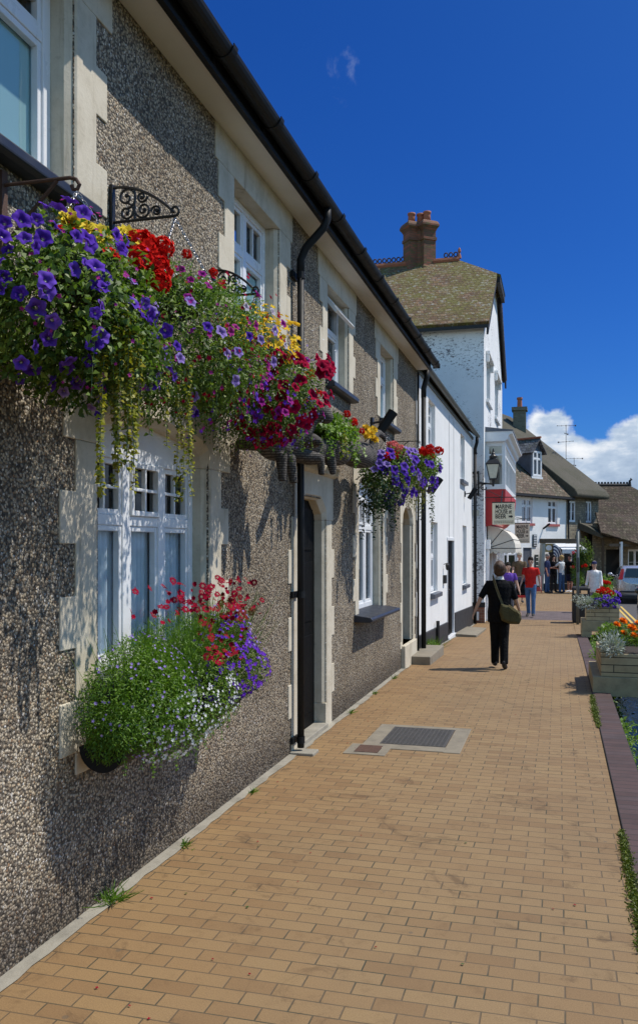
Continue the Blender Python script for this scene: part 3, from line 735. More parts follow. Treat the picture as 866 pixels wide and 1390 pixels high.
# clear openings: u0 u1 z0 z1(spring) lintel top
ops = [(2.30,3.74,3.58,4.58),(5.98,6.97,3.58,4.56),(8.63,9.50,3.58,4.56),(11.36,12.25,3.58,4.56),(4.03,5.43,1.15,2.58),(10.08,11.47,1.05,2.70),(7.60,8.51,.02,2.30),(13.06,13.96,.34,2.42),(0.2,1.7,1.15,2.6)]
wops = [(a-.03,b_+.03,c-.0,d+.03) for a,b_,c,d in ops]
mb = MB(); F.wall(mb, -4, E1, -.3, Z1, wops, .2)
for u in (-4, E1):                       # end walls and back
    mb.poly([F.P(u,0,-.3),F.P(u,-7,-.3),F.P(u,-7,Z1),F.P(u,-3.5,7.4),F.P(u,0,Z1)])
mb.poly([F.P(-4,-7,-.3),F.P(E1,-7,-.3),F.P(E1,-7,Z1),F.P(-4,-7,Z1)])
mb.build('wall', M['pebble'], H, recalc=False)
mb = MB(); mb.poly([F.P(-4,-.4,-.3),F.P(E1-.1,-.4,-.3),F.P(E1-.1,-3,-.3),F.P(-4,-3,-.3)]); mb.poly([F.P(-4,-2.2,0),F.P(E1,-2.2,0),F.P(E1,-2.2,4.8),F.P(-4,-2.2,4.8)]); mb.poly([F.P(-4,-.3,2.95),F.P(E1-.1,-.3,2.95),F.P(E1-.1,-6.8,2.95),F.P(-4,-6.8,2.95)])
mb.build('inner_wall', M['dark'], H)
mb = MB()
for s in (0,1):
    a = [(.34,4.95),(-3.5,7.75)] if s == 0 else [(-3.5,7.75),(-7.4,4.95)]
    mb.hexa([F.P(-4.1,a[0][0],a[0][1]-.08),F.P(E1+.03,a[0][0],a[0][1]-.08),F.P(E1+.03,a[1][0],a[1][1]-.08),F.P(-4.1,a[1][0],a[1][1]-.08),F.P(-4.1,*a[0]),F.P(E1+.03,*a[0]),F.P(E1+.03,*a[1]),F.P(-4.1,*a[1])])
mb.build('roof', m_moss_tiles('house slates', (.09,.09,.10), (.07,.08,.03), (.2,.2,.19), .2), H)
mb = MB(); F.box(mb,-4.1,E1,.001,.205,Z1-.03,Z1+.02); mb.build('soffit', M['soffit'], H)
mb = MB(); F.box(mb,-4.1,E1,.205,.235,Z1-.045,Z1+.10); F.box(mb,-4.1,E1,.235,.25,Z1-.055,Z1-.02); mb.build('fascia', M['black'], H)
mb = MB(); halfround(F, mb, -4.1, E1+.12, .315, Z1+.07, .065); F.box(mb, E1+.115,E1+.125,.255,.375,Z1+.005,Z1+.075)
g_ = mb.build('gutter', M['black'], H)
for u in np.arange(-3.4, E1, .93):
    mb = MB(); halfround(F, mb, u-.035, u+.035, .315, Z1+.078, .078); F.box(mb,u-.02,u+.02,.236,.25,Z1-.01,Z1+.085); mb.build('gutter_bracket', M['black'], g_)
mb = MB()
dx, u = .075, 7.40
mb.tube([F.P(u+.02,.315,Z1+.02),F.P(u+.02,.315,Z1-.08),F.P(u,.28,Z1-.17),F.P(u,.12,Z1-.33),F.P(u,dx,Z1-.43),F.P(u,dx,Z1-.60)], .036, 12)
mb.tube([F.P(u,dx,Z1-.5),F.P(u,dx,.05)], .032, 12)
mb.build('downpipe', M['black'], H, smooth=True)
for z in (4.28,3.1,1.42,.12):
    mb = MB(); mb.tube([F.P(u,dx,z-.03),F.P(u,dx,z+.03)], .038, 12); F.box(mb,u-.085,u+.085,.002,.03,z-.028,z+.028); mb.build('pipe_bracket', M['black'], H)
mb = MB(); F.box(mb, u-.10,u+.09,.0,.22,-.02,.025); mb.build('drain_block', M['concrete_l'], H, bevel=.01)

# upper windows
for i,(a,b_,c,d) in enumerate(ops[:4]):
    surround(F, H, a,b_,c,d, Z1-.035, None, .30, .19, .25, 1 if i else 0, .045, .16, (a-.40,b_+.40))
    if i == 0: window(F, H, a,b_,c,d, -.11, 2, 4.33, (1,1), .06, blind=(3.6,4.28))
    elif i == 1: window(F, H, a,b_,c,d, -.11, 2, 4.17, (2,1), .055, blind=(3.6,4.1))
    elif i == 2: window(F, H, a,b_,c,d, -.11, 1, 4.20, None, .055, openlight=True, blind=(3.6,3.9))
    else: window(F, H, a,b_,c,d, -.11, 2, 4.2, (2,1), .05, blind=(3.6,4.1))
    sill(F, H, a-.10,b_+.14,c+.01,.10)
# big arched ground floor window and its neighbour
def tudor(a, b_, z, rise, n=.12):
    w = b_-a
    return [(a+w*.02,z+rise*.42),(a+w*.07,z+rise*.66),(a+w*.16,z+rise*.80),(a+w*.5,z+rise),(b_-w*.16,z+rise*.80),(b_-w*.07,z+rise*.66),(b_-w*.02,z+rise*.42)]
a,b_,c,d = ops[4]
surround(F, H, a,b_,.72,2.38, 2.86, tudor(a,b_,2.38,.19), .34, .20, .258, 0, .05, .16, (a-.36,b_+.42))
window(F, H, a,b_,c,2.60, -.10, 3, 2.00, (2,2), .06, 'wood_white', top=2.345, mull=.085, glass='glassdark')
sill(F, H, a-.1,b_+.1,c+.02,.12)
a,b_,c,d = ops[5]
surround(F, H, a,b_,.96,2.5, 2.95, tudor(a,b_,2.5,.19), .30, .18, .258, 1, .055, .18, (a-.34,b_+.38))
w2 = window(F, H, a,b_,c,2.72, -.13, 3, 2.10, (2,1), .06, 'wood_white', top=2.47, mull=.10)
sill(F, H, a-.28,b_+.16,c+.02,.22, .045, 'sill', .05)
a,b_,c,d = ops[8]
surround(F, H, a,b_,.72,2.38, 2.86, tudor(a,b_,2.38,.19), .34, .20, .258, 0)
window(F, H, a,b_,c,2.60, -.10, 3, 2.00, (2,2), .06, 'wood_white', top=2.345, mull=.085)
# doors
a,b_,c,d = ops[6]
cv = [(a+.02,2.18),(a+.22,2.31),(a+.45,2.315),(b_-.22,2.31),(b_-.02,2.18)]
surround(F, H, a,b_,-.05,2.12, 2.60, cv, .30, .20, .30, 0, .045, .20, (a-.16,b_+.30), base=1)
mb = MB(); F.ext_u(mb, [(.009,2.56),(.055,2.585),(.07,2.66),(.009,2.68)], a-.18, b_+.34); mb.build('hood_mould', M['stone'], H, bevel=.006)
def door(F, par, u0,u1,z0,z1,d, mat='doorblk', knob=True):
    mb = MB(); F.box(mb,u0,u1,d-.05,d,z0,z1)
    w = u1-u0
    for (p,q) in ((.12,.46),(.54,.88)):
        for (r,s) in ((.06,.40),(.46,.72),(.77,.95)):
            F.box(mb,u0+w*p,u0+w*q,d,d+.012,z0+(z1-z0)*r,z0+(z1-z0)*s)
    o = mb.build('door', M[mat], par, bevel=.006)
    mb = MB(); mb.ell(F.P(u0+w*.1,d+.05,z0+1.02), (.028,.028,.028), 10, 7); mb.tube([F.P(u0+w*.1,d-.01,z0+1.02),F.P(u0+w*.1,d+.04,z0+1.02)], .012, 8); mb.build('handle', M['iron'], o, smooth=True)
    return o
door(F, H, a-.02,b_+.02,.05,2.34,-.115)
mb = MB(); F.box(mb,a,b_,-.115,.035,-.05,.05); mb.build('threshold', M['concrete_l'], H, bevel=.008)
a,b_,c,d = ops[7]
surround(F, H, a,b_,.30,2.2, 2.75, [(a+.05,2.30),(a+.2,2.40),(a+.45,2.47),(b_-.2,2.40),(b_-.05,2.30)], .20, .12, .30, 1, .05, .24, (a-.25,b_+.26))
door(F, H, a-.02,b_+.02,.36,2.46,-.22)
mb = MB(); F.box(mb,a-.12,b_+.12,-.22,.06,-.1,.34); mb.build('threshold', M['stone'], H, bevel=.008)
t = thing('doorstep', (.18,14.3,0), 'low pale concrete step slab at the foot of the second doorway', 'step')
mb = MB(); mb.box(-.0,.36,13.5,15.15,-.1,.12); mb.build('slab', M['concrete'], t, bevel=.012)

# curtains in the big window: pleated lace
def curtain(F, u0,u1,z0,z1,d,label, mat='curtain', group=None, amp=.022, nf=7):
    V = []; n = 60; zs = np.linspace(z0, z1, 8)
    for z in zs:
        for i in range(n+1):
            s = i/n; V.append(F.P(u0+(u1-u0)*s, d+amp*math.sin(s*nf*2*math.pi+.4*math.sin(z*3))+.006*math.sin(s*41), z))
    Fq = [(r*(n+1)+i, r*(n+1)+i+1, (r+1)*(n+1)+i+1, (r+1)*(n+1)+i) for r in range(7) for i in range(n)]
    o = link_mesh('curtain', arr_mesh('curtain', V, Fq, [M[mat]], smooth=True))
    return tag(o, label, 'curtain', group)
curtain(F, 4.06,4.50,1.16,2.0,-.19, 'blue white lace curtain behind the left light of the big window', group='curtains in the big window')
curtain(F, 4.56,4.95,1.16,2.0,-.195, 'blue white lace curtain behind the middle light of the big window', group='curtains in the big window')
curtain(F, 5.02,5.40,1.16,2.0,-.19, 'blue white lace curtain behind the right light of the big window', group='curtains in the big window')
# things in the farther window
mb = MB(); F.box(mb, 10.18,10.52,-.235,-.23,1.45,1.95); F.box(mb, 10.20,10.50,-.2295,-.228,1.50,1.85, 1)
tag(mb.build('poster', [M['blind'], pm('green print',(.03,.42,.06),.6,.1,9)]), 'bright green poster behind the glass of the second ground floor window', 'poster')
mb = MB(); F.box(mb, 10.98,11.2,-.235,-.23,1.55,2.0); tag(mb.build('notice', pm('white paper',(.75,.76,.78),.7,.05)), 'white paper notice behind the glass of the second ground floor window', 'notice')

# ---------------------------------------------------------------- floodlights, brackets on the wall
def floodlight(F, u, z, label, s=1):
    t = thing('floodlight', F.P(u,0,z), label, 'wall light', 'black floodlights on the terrace walls')
    mb = MB(); F.box(mb,u-.05*s,u+.05*s,.002,.03,z-.07*s,z+.07*s); mb.tube([F.P(u,.02,z),F.P(u,.14*s,z+.02)], .014, 8); mb.build('bracket', M['iron'], t)
    mb = MB(); mb.tube([F.P(u-.03,.12*s,z-.12*s),F.P(u+.03,.28*s,z+.14*s)], [.055*s,.065*s], 12); mb.build('lamp_body', M['black'], t)
    mb = MB(); mb.tube([F.P(u-.031,.117*s,z-.125*s),F.P(u-.0305,.1185*s,z-.122*s)], [.048*s,.048*s], 12); mb.build('lens', M['carglass'], t)
    return t
floodlight(F, 10.75, 3.42, 'black tubular floodlight between the last two upper windows of the pebbledashed house')
# ---------------------------------------------------------------- leaves and flowers
def unit(a): return a/np.maximum(np.linalg.norm(a, axis=-1, keepdims=True), 1e-9)
def rdir(n): return unit(rg.normal(size=(n,3)))
def leaves(P, D, Nn, L, Wd, fold=.25):
    P = np.asarray(P); D = unit(D); Nn = unit(Nn - D*np.sum(Nn*D, 1, keepdims=True)); S = np.cross(D, Nn)
    L = L[:,None]; Wd = Wd[:,None]
    mid = P + D*L*.45
    V = np.stack([P, mid - S*Wd*.5 + Nn*Wd*fold, P + D*L - Nn*L*.12, mid + S*Wd*.5 + Nn*Wd*fold], 1)
    F_ = np.arange(len(P)*4).reshape(-1, 4)
    return V.reshape(-1,3), F_
def stars(P, Nn, Rr, k=5, cup=.25, notch=.55):
    """little open blossoms: a 2k-gon fan with notched rim"""
    n = len(P); Nn = unit(Nn); A = unit(np.cross(Nn, rdir(n))); B = np.cross(Nn, A); ph = rg.uniform(0, 6.28, n)
    V = [P - Nn*(Rr*cup)[:,None]]
    for i in range(2*k):
        a = ph + math.pi*i/k; r = Rr*(1 if i % 2 == 0 else notch)
        V.append(P + A*(np.cos(a)*r)[:,None] + B*(np.sin(a)*r)[:,None] + Nn*(rg.normal(0, .12, n)*Rr)[:,None])
    V = np.stack(V, 1); m = 2*k+1
    f = np.array([[0, 1+i, 1+(i+1) % (2*k)] for i in range(2*k)])
    F_ = (f[None] + (np.arange(n)*m)[:,None,None]).reshape(-1, 3)
    return V.reshape(-1,3), F_
def lump(u, seed, f=2.3, a=.22):
    """clumpy radius over directions"""
    r2 = np.random.default_rng(seed); K = r2.normal(size=(9,3))*f; ph = r2.uniform(0,6.28,9)
    return 1 + a*np.sum(np.sin(u @ K.T + ph), 1)/3
def blob(n, c, r, seed, lo=.55, a=.22, half=False):
    u = rdir(n)
    if half: u[:,2] = np.abs(u[:,2])
    q = rg.uniform(lo**2, 1, n)**.5*lump(u, seed, a=a)
    return np.array(c) + u*np.array(r)*q[:,None], u
def foliage(par, P, U, mat, size=(.018,.04), asp=.55, down=.3, rnd_=.9, name='foliage', up=.5):
    n = len(P)
    D = U*.7 + rdir(n)*rnd_ + np.array([0,0,-down]); Nn = U*.6 + rdir(n)*.55 + np.array([.15,0,up])
    L = rg.uniform(*size, n); V, F_ = leaves(P, D, Nn, L, L*asp*rg.uniform(.7,1.2,n))
    return plant_mesh(name, V, F_, [M[mat]], par)
def plant_mesh(name, V, F_, mats, par, midx=None):
    off = np.array(WM[par.name].translation) if par is not None else 0
    return link_mesh(name, arr_mesh(name, V-off, F_, mats, midx), par)
def blossoms(par, P, U, mat, rad=(.006,.011), k=5, name='small_blossom', notch=.5):
    n = len(P); V, F_ = stars(np.asarray(P), U + rdir(n)*.45 + np.array([.35,-.35,.25]), rg.uniform(*rad, n), k, .3, notch)
    return plant_mesh(name, V, F_, [M[mat]], par)
def strands(par, starts, lens, mat, leaf=(.016,.024), step=.016, name='trailing_stem', sway=.02, asp=.85, drift=(0,0,0)):
    for s, ln in zip(starts, lens):
        Ps, Ds, Ns = [], [], []; mb = MB()
        p = np.array(s, float); v = rg.normal(0, sway, 3); k = int(ln/step); path = [tuple(p)]
        for i in range(k):
            v = v*.9 + rg.normal(0, sway*.4, 3); p = p + np.array([0,0,-step]) + v*step*4 + np.array(drift)*step; path.append(tuple(p))
            for sd in (-1,1):
                d = rdir(1)[0]; d[2] = d[2]*.4-.25; Ps.append(p); Ds.append(d); Ns.append(rdir(1)[0]*.5+np.array([.4,-.2,.8]))
        mb.tube(path[::2]+[path[-1]], .0016, 3)
        n = len(Ps); L = rg.uniform(*leaf, n); V, F_ = leaves(np.array(Ps), np.array(Ds), np.array(Ns), L, L*asp)
        o = plant_mesh(name, V, F_, [M[mat]], par); mb.build('stem', M['stem'], o)
def grassy(par, base, tips, mat, w=.004, name='foliage', seg=2):
    """thin blades from base to tip"""
    base = np.asarray(base); tips = np.asarray(tips); n = len(base); S = unit(np.cross(tips-base, rdir(n)))*w
    mid = base*.45 + tips*.55 + rg.normal(0,.008,(n,3))
    V = np.stack([base-S*.5, base+S*.5, mid+S*.5, mid-S*.5, tips+S*.12, tips-S*.12], 1)
    F_ = np.concatenate([np.stack([np.arange(n)*6+i for i in q],1) for q in ((0,1,2,3),(3,2,4,5))])
    return plant_mesh(name, V.reshape(-1,3), F_, [M[mat]], par)

# flower heads as shared meshes
def petunia_mesh(col, r=.03):
    mb = MB(); n = 25; rings = []
    for fr, z in ((.12,-.85),(.22,-.5),(.38,-.16),(.75,.02),(1.0,-.02)):
        ring = []
        for i in range(n):
            a = 2*math.pi*i/n; w = 1 + (.13*math.cos(5*a) if fr > .6 else 0); zz = z*r + (.10*r*math.cos(5*a+2.2)*(fr > .6)) + rnd.uniform(-.03,.03)*r
            ring.append((fr*r*w*math.cos(a), fr*r*w*math.sin(a), zz))
        rings.append(ring)
    mb.loft(rings, 0, False)
    for i in range(n): mb.m[i] = 1
    mb.add([(.11*r*math.cos(2*math.pi*i/8), .11*r*math.sin(2*math.pi*i/8), -.42*r) for i in range(8)], [tuple(range(8))], 1)
    return mb.mesh('petunia', [M[col], M['throat'] if col in ('purple','lilac','whitef') else M['throatdk']], True)
def geranium_mesh(col, r=.05, n=46):
    V, F_ = [], []
    u = rdir(n); u[:,2] = np.abs(u[:,2])*.9 - .12; u = unit(u)
    P = u*r*rg.uniform(.72, 1.0, (n,1))
    return arr_mesh('geranium_bloom', *stars(P, u, rg.uniform(.012,.017,n)*r/.05, 5, .25, .62), [M[col]])
def rosette_mesh(col, r=.035):
    P, D, Nn, L = [], [], [], []
    for ring, (t, rr, k) in enumerate(((.15,.5,5),(.5,.75,8),(.95,1.0,10),(1.3,1.0,10))):
        for i in range(k):
            a = 2*math.pi*(i+.5*ring)/k; d = np.array([math.cos(a)*math.sin(t), math.sin(a)*math.sin(t), math.cos(t)])
            P.append(d*.12*r); D.append(d+rg.normal(0,.12,3)); Nn.append(np.array([-math.cos(a)*math.cos(t), -math.sin(a)*math.cos(t), math.sin(t)+.1])); L.append(r*rr)
    L = np.array(L); return arr_mesh('double_bloom', *leaves(np.array(P), np.array(D), np.array(Nn), L, L*.9, .2), [M[col]])
def daisy_mesh(col, r=.017, k=11):
    mb = MB(); 
    for i in range(k):
        a = 2*math.pi*i/k; w = .31; c, s = math.cos, math.sin; z = rnd.uniform(-.15,.12)*r
        mb.poly([(.15*r*c(a),.15*r*s(a),0),(.7*r*c(a-w),.7*r*s(a-w),z*.5),(r*c(a),r*s(a),z),(.7*r*c(a+w),.7*r*s(a+w),z*.5)])
    mb.ell((0,0,.03*r),(.13*r,.13*r,.08*r),8,5,1)
    return mb.mesh('daisy', [M[col], M['amber']])
FL = {'petunia_purple': petunia_mesh('purple',.033), 'petunia_lilac': petunia_mesh('lilac',.027), 'petunia_crimson': petunia_mesh('crimson',.031), 'petunia_magenta': petunia_mesh('magenta',.026),
      'ger_red': geranium_mesh('red',.058,64), 'ger_pink': geranium_mesh('pinkf',.045), 'yel': rosette_mesh('yellowf',.042), 'amb': rosette_mesh('amber',.04), 'ora': rosette_mesh('orangef',.05),
      'daisy': daisy_mesh('daisyred',.019), 'petunia_white': petunia_mesh('whitef',.022), 'petunia_red': petunia_mesh('red',.028)}
FN = {'petunia':'petunia', 'ger':'geranium_bloom', 'yel':'begonia_bloom', 'amb':'begonia_bloom', 'ora':'marigold_bloom', 'daisy':'daisy'}
def flower(par, kind, p, d, s=1):
    o = bpy.data.objects.new(FN[kind.split('_')[0]], FL[kind]); C.objects.link(o); o.parent = par
    o.location = Vector(p) - WM[par.name].translation
    o.rotation_euler = (Vector((0,0,1)).rotation_difference(Vector(d)).to_matrix() @ Matrix.Rotation(rnd.uniform(0,6.28),3,'Z')).to_euler()
    o.scale = (s,s,s); return o
CAM = np.array([2.3,0,1.85])
def flowers(par, kind, n, c, r, seed, zone=None, s=(.85,1.15), out=1.0, sunny=(.7,-.35,.35), minsep=.04, wild=.4):
    """blooms over the skin of a mound, turned to the light"""
    got = []; tries = 0
    while len(got) < n and tries < 4000:
        tries += 1; u = rdir(1); p = np.array(c) + u[0]*np.array(r)*lump(u, seed)[0]*out*rg.uniform(.94,1.08)
        if zone and not zone(p, u[0]): continue
        if p[0] < .05 or any(np.linalg.norm(p-q) < minsep for q in got): continue
        got.append(p); flower(par, kind, p, unit(u[0]*.8 + np.array(sunny) + rdir(1)[0]*wild), rnd.uniform(*s))

def scroll_bracket(u, z, L_, hgt, label, zb):
    """cast iron scrolls between a wall bar and a curved top rail, hook at the tip"""
    t = thing('scroll_bracket', F.P(u,0,z), label, 'bracket', 'iron brackets of the hanging baskets')
    mb = MB(); F.box(mb,u-.018,u+.018,.002,.022,z-hgt*.35,z+hgt); mb.build('wall_bar', M['iron'], t, bevel=.003)
    mb = MB()
    mb.tube([F.P(u,.02,z),F.P(u,L_,z)], .0085, 8)
    top = [F.P(u,.02+L_*.93*s, z+hgt*.92*math.cos(s*math.pi/2)**.85+.018*s) for s in np.linspace(0,1,12)]
    mb.tube(top, .008, 8)
    hk = [F.P(u, L_+.022*math.cos(a)-.0, z+.024+.024*math.sin(a)) for a in np.linspace(-1.57, 3.4, 12)]; mb.tube(hk, .007, 8)
    def spiral(cd, cz, r0, turns, a0, sg=1):
        pts = []
        for i in range(26):
            q = i/25; a = a0 + sg*q*turns*2*math.pi; r = r0*(1-q*.82); pts.append(F.P(u, cd+r*math.cos(a), cz+r*math.sin(a)))
        mb.tube(pts, .0062, 6); mb.ell(pts[-1], (.011,.011,.011), 8, 5)
    spiral(.02+L_*.20, z+hgt*.62, hgt*.30, 1.5, -1.57, 1); spiral(.02+L_*.20, z+hgt*.24, hgt*.24, 1.4, 1.57, -1)
    spiral(.02+L_*.46, z+hgt*.25, hgt*.23, 1.5, 3.14, 1); spiral(.02+L_*.44, z+hgt*.60, hgt*.16, 1.3, 0, -1); spiral(.02+L_*.66, z+hgt*.18, hgt*.15, 1.4, 3.14, -1)
    mb.tube([F.P(u,.02+L_*.33,z),F.P(u,.02+L_*.33,z+hgt*.80)], .006, 6)
    mb.build('scrollwork', M['iron'], t)
    return F.P(u, L_, z-.01)

def chain(mb, a, b_, link=.022, th=.0022):
    a, b_ = Vector(a), Vector(b_); n = max(int((b_-a).length/(link*.72)), 2); t = (b_-a).normalized(); s = t.orthogonal().normalized(); w = t.cross(s)
    for i in range(n):
        c = a.lerp(b_, (i+.5)/n); x = s if i % 2 else w
        pts = [c + t*math.cos(q)*link*.5 + x*math.sin(q)*link*.27 for q in np.linspace(0, 2*math.pi, 9)]
        mb.tube(pts, th, 5, caps=False)

def basket(hook, rim_z, rad, label, liner='liner', chains=True):
    hook = Vector(hook); c = Vector((hook.x, hook.y, rim_z))
    t = thing('hanging_basket', hook, label, 'hanging basket', 'hanging baskets on the pebbledashed house')
    mb = MB(); mb.lathe([(.05,-rad*.95),(rad*.6,-rad*.8),(rad*.9,-rad*.4),(rad,0),(rad*.92,-.01),(rad*.8,-.03)], c, 20); mb.build('basket_bowl', M[liner], t, smooth=True)
    mb = MB()
    for k in range(3):
        a = 2*math.pi*k/3+.5; chain(mb, hook, c + Vector((math.cos(a)*rad, math.sin(a)*rad, 0)))
    mb.build('chain', M['chain'], t)
    return t

# A: nearest basket, plain bar bracket with stay
t = thing('bar_bracket', (0,3.2,3.4), 'plain iron bar bracket with a diagonal stay under the nearest upper window', 'bracket', 'iron brackets of the hanging baskets')
mb = MB(); mb.tube([(0.01,3.2,3.40),(.33,3.2,3.395),(.36,3.2,3.385),(.375,3.2,3.362),(.365,3.2,3.342),(.345,3.2,3.345),(.338,3.2,3.362)], .0085, 8); mb.tube([(.01,3.2,3.14),(.27,3.2,3.39)], .008, 8); mb.build('arm', M['rust'], t)
mb = MB(); F.box(mb,3.18,3.22,.002,.016,3.08,3.46); mb.build('wall_bar', M['rust'], t)
hA = (.362,3.2,3.335)
A = basket(hA, 3.06, .20, 'large near basket of purple petunias with red and yellow blooms, cut by the left edge')
cA, rA = (.40,3.12,2.78), (.38,.50,.32)
P,U = blob(8500, cA, rA, 3, .55); foliage(A, P, U, 'leafmix', (.018,.044), .6)
P,U = blob(2600, (.40,3.2,2.68), (.34,.42,.22), 4, .45); foliage(A, P, U, 'leafdk', (.015,.035), .5, .7)
flowers(A, 'petunia_purple', 34, cA, rA, 3, lambda p,u: u[0] > -.35 and p[1] < 3.25 and u[1] < .35, out=1.05, minsep=.04, s=(.6,1.0), wild=.95, sunny=(.7,-.1,.2)); flowers(A, 'petunia_purple', 32, (.42,2.86,2.80), (.36,.32,.30), 6, lambda p,u: u[0] > -.1 and u[1] < .3, out=1.04, minsep=.04, s=(.75,1.1), wild=.7)
flowers(A, 'petunia_purple', 22, cA, rA, 3, lambda p,u: u[0] > -.2 and p[1] > 3.1 and u[2] < .6, out=1.05, s=(.6,.9), wild=.9); flowers(A, 'petunia_lilac', 26, cA, rA, 3, lambda p,u: u[0] > -.2 and p[1] > 3.0 and u[2] < .5, out=1.04, s=(.6,.95), wild=.9)
for q in ((.46,3.08,3.12),(.50,3.14,3.11),(.52,3.34,3.17),(.44,3.02,3.13),(.48,3.1,3.08)): flower(A, 'yel', q, (.6,-.5,.5), 1.35)
flowers(A, 'petunia_red', 9, (.40,3.1,2.84), (.34,.40,.28), 5, lambda p,u: u[2] > .5 and u[0] > 0, out=1.0)
P,U = blob(150, cA, (.40,.44,.38), 3, .97); k = U[:,0] > 0; blossoms(A, P[k], U[k], 'magenta', (.008,.013))
xs = [(rg.uniform(.60,.70), c_+rg.normal(0,.035), rg.uniform(2.62,2.86)) for c_ in (2.96,3.06,3.10,3.14) for _ in range(3)]
strands(A, xs, [rg.uniform(.40,.78) for _ in xs], 'leafgold', (.018,.030), .0155, sway=.012)
strands(A, [(.5+rg.uniform(-.1,.2), 3.0+rg.uniform(-.25,.4), 2.6) for _ in range(6)], [rg.uniform(.1,.3) for _ in range(6)], 'leafdk', (.02,.03), .02)

# B: under the first scroll bracket
hB = scroll_bracket(4.13, 3.575, .375, .20, 'wrought iron scroll bracket beside the nearest upper window', 0)
B_ = basket(hB, 3.22, .20, 'bushy green basket with a big scarlet geranium under the clear scroll bracket')
cB, rB = (.42,4.10,2.89), (.38,.62,.36)
P,U = blob(11000, cB, rB, 8, .55, .22); foliage(B_, P, U, 'leafmix', (.016,.036), .42, .35)
P,U = blob(5200, (.42,4.10,2.99), (.36,.46,.27), 9, .6, .2, True); foliage(B_, P, U, 'leaffine', (.018,.034), .22, .1, up=.2)
P,U = blob(2600, (.40,4.3,2.78), (.34,.46,.25), 10, .5, .3); foliage(B_, P, U, 'leafdk', (.014,.032), .5, .8)
for q,s in (((.56,3.38,3.15),1.25),((.60,3.44,3.11),1.15),((.55,3.48,3.17),1.1),((.63,3.42,3.05),1.05),((.64,3.40,2.99),.95),((.58,3.34,3.08),1.0),((.63,3.46,3.16),.9)): flower(B_, 'ger_red', q, (.7,-.5,.3), s)
for q in ((.52,3.95,3.30),(.50,4.34,3.33),(.46,4.55,3.33)): flower(B_, 'ger_red', q, (.7,-.4,.5), .5)
flower(B_, 'ger_pink', (.50,3.62,3.24), (.6,-.4,.6), .8)
flowers(B_, 'petunia_purple', 7, cB, rB, 8, lambda p,u: u[0] > .0 and p[1] < 4.3 and u[2] < .2, out=1.06, s=(.6,.9), wild=.8); flowers(B_, 'petunia_lilac', 13, cB, rB, 8, lambda p,u: u[0] > .0 and p[1] < 4.2 and u[2] < .3, out=1.05)
flowers(B_, 'petunia_magenta', 20, cB, rB, 8, lambda p,u: u[0] > .0 and u[2] > -.4, out=1.06, s=(.6,1.0), wild=.8)
flowers(B_, 'petunia_white', 10, cB, rB, 8, lambda p,u: u[0] > .1 and u[2] > .1, out=1.04)
P,U = blob(260, cB, (.43,.55,.39), 8, .96, .26); k = U[:,0] > -.1; blossoms(B_, P[k], U[k], 'crimson', (.010,.018))
P,U = blob(200, cB, (.43,.55,.39), 8, .96, .26); k = U[:,0] > -.1; blossoms(B_, P[k], U[k], 'whitef', (.005,.008))
P,U = blob(110, (.42,4.2,2.76), (.38,.48,.30), 10, .96, .3); k = U[:,0] > 0; blossoms(B_, P[k], U[k], 'magenta', (.010,.018))
P,U = blob(70, (.42,4.3,2.72), (.38,.48,.30), 10, .96, .3); k = U[:,0] > 0; blossoms(B_, P[k], U[k], 'lobelia', (.010,.018))
strands(B_, [(.45+rg.uniform(-.1,.2), 4.2+rg.uniform(-.3,.4), 2.62) for _ in range(10)], [rg.uniform(.08,.22) for _ in range(10)], 'leafdk', (.014,.024), .02)
strands(B_, [(.62,3.60,2.66),(.66,3.66,2.7),(.64,3.72,2.6),(.6,3.56,2.72),(.67,3.62,2.6),(.6,3.68,2.55)], [.62,.5,.48,.4,.36,.52], 'leafgold', (.016,.026), .017)

# C: under the second scroll bracket
hC = scroll_bracket(5.52, 3.565, .32, .20, 'wrought iron scroll bracket half hidden in flowers left of the second upper window', 0)
C_ = basket(hC, 3.26, .20, 'basket trailing yellow, white and crimson flowers under the half hidden scroll bracket')
cC, rC = (.37,5.42,2.91), (.37,.58,.37)
P,U = blob(9500, cC, rC, 13, .5, .25); foliage(C_, P, U, 'leafmix', (.016,.036), .42, .3)
P,U = blob(2600, (.36,5.66,2.96), (.32,.40,.28), 14, .5, .3); foliage(C_, P, U, 'leafmid', (.016,.034), .45, .4)
P,U = blob(2000, (.40,5.2,2.80), (.34,.40,.29), 15, .5, .3); foliage(C_, P, U, 'leafdk', (.014,.030), .5, .7)
P,U = blob(330, (.44,5.12,3.02), (.30,.50,.28), 16, .7, .3, True); k = U[:,0] > -.5; blossoms(C_, P[k], U[k], 'amber', (.018,.032), 5)
P,U = blob(240, (.40,5.9,3.06), (.36,.5,.34), 17, .95, .3); k = U[:,0] > 0; blossoms(C_, P[k], U[k], 'whitef', (.006,.011))
flowers(C_, 'petunia_crimson', 72, (.38,5.66,2.88), (.38,.58,.38), 14, lambda p,u: u[0] > -.1 and u[2] < .5 and p[1] < (6.0 if p[2] > 3.02 else 5.62), out=1.08, minsep=.045, s=(1.0,1.5), wild=.7)
flowers(C_, 'petunia_magenta', 24, cC, rC, 13, lambda p,u: u[0] > .0 and p[1] < 5.9, out=1.07, s=(.8,1.2), wild=.7)
P,U = blob(130, (.40,5.2,2.76), (.36,.42,.32), 15, .95, .3); k = U[:,0] > -.1; blossoms(C_, P[k], U[k], 'lobelia', (.014,.024))
P,U = blob(300, cC, (.42,.66,.42), 13, .96, .3); k = U[:,0] > -.2; blossoms(C_, P[k], U[k], 'lilac', (.006,.011))
for q in ((.40,5.1,3.36),(.44,5.35,3.36)): flower(C_, 'ger_red', q, (.6,-.4,.6), .55)
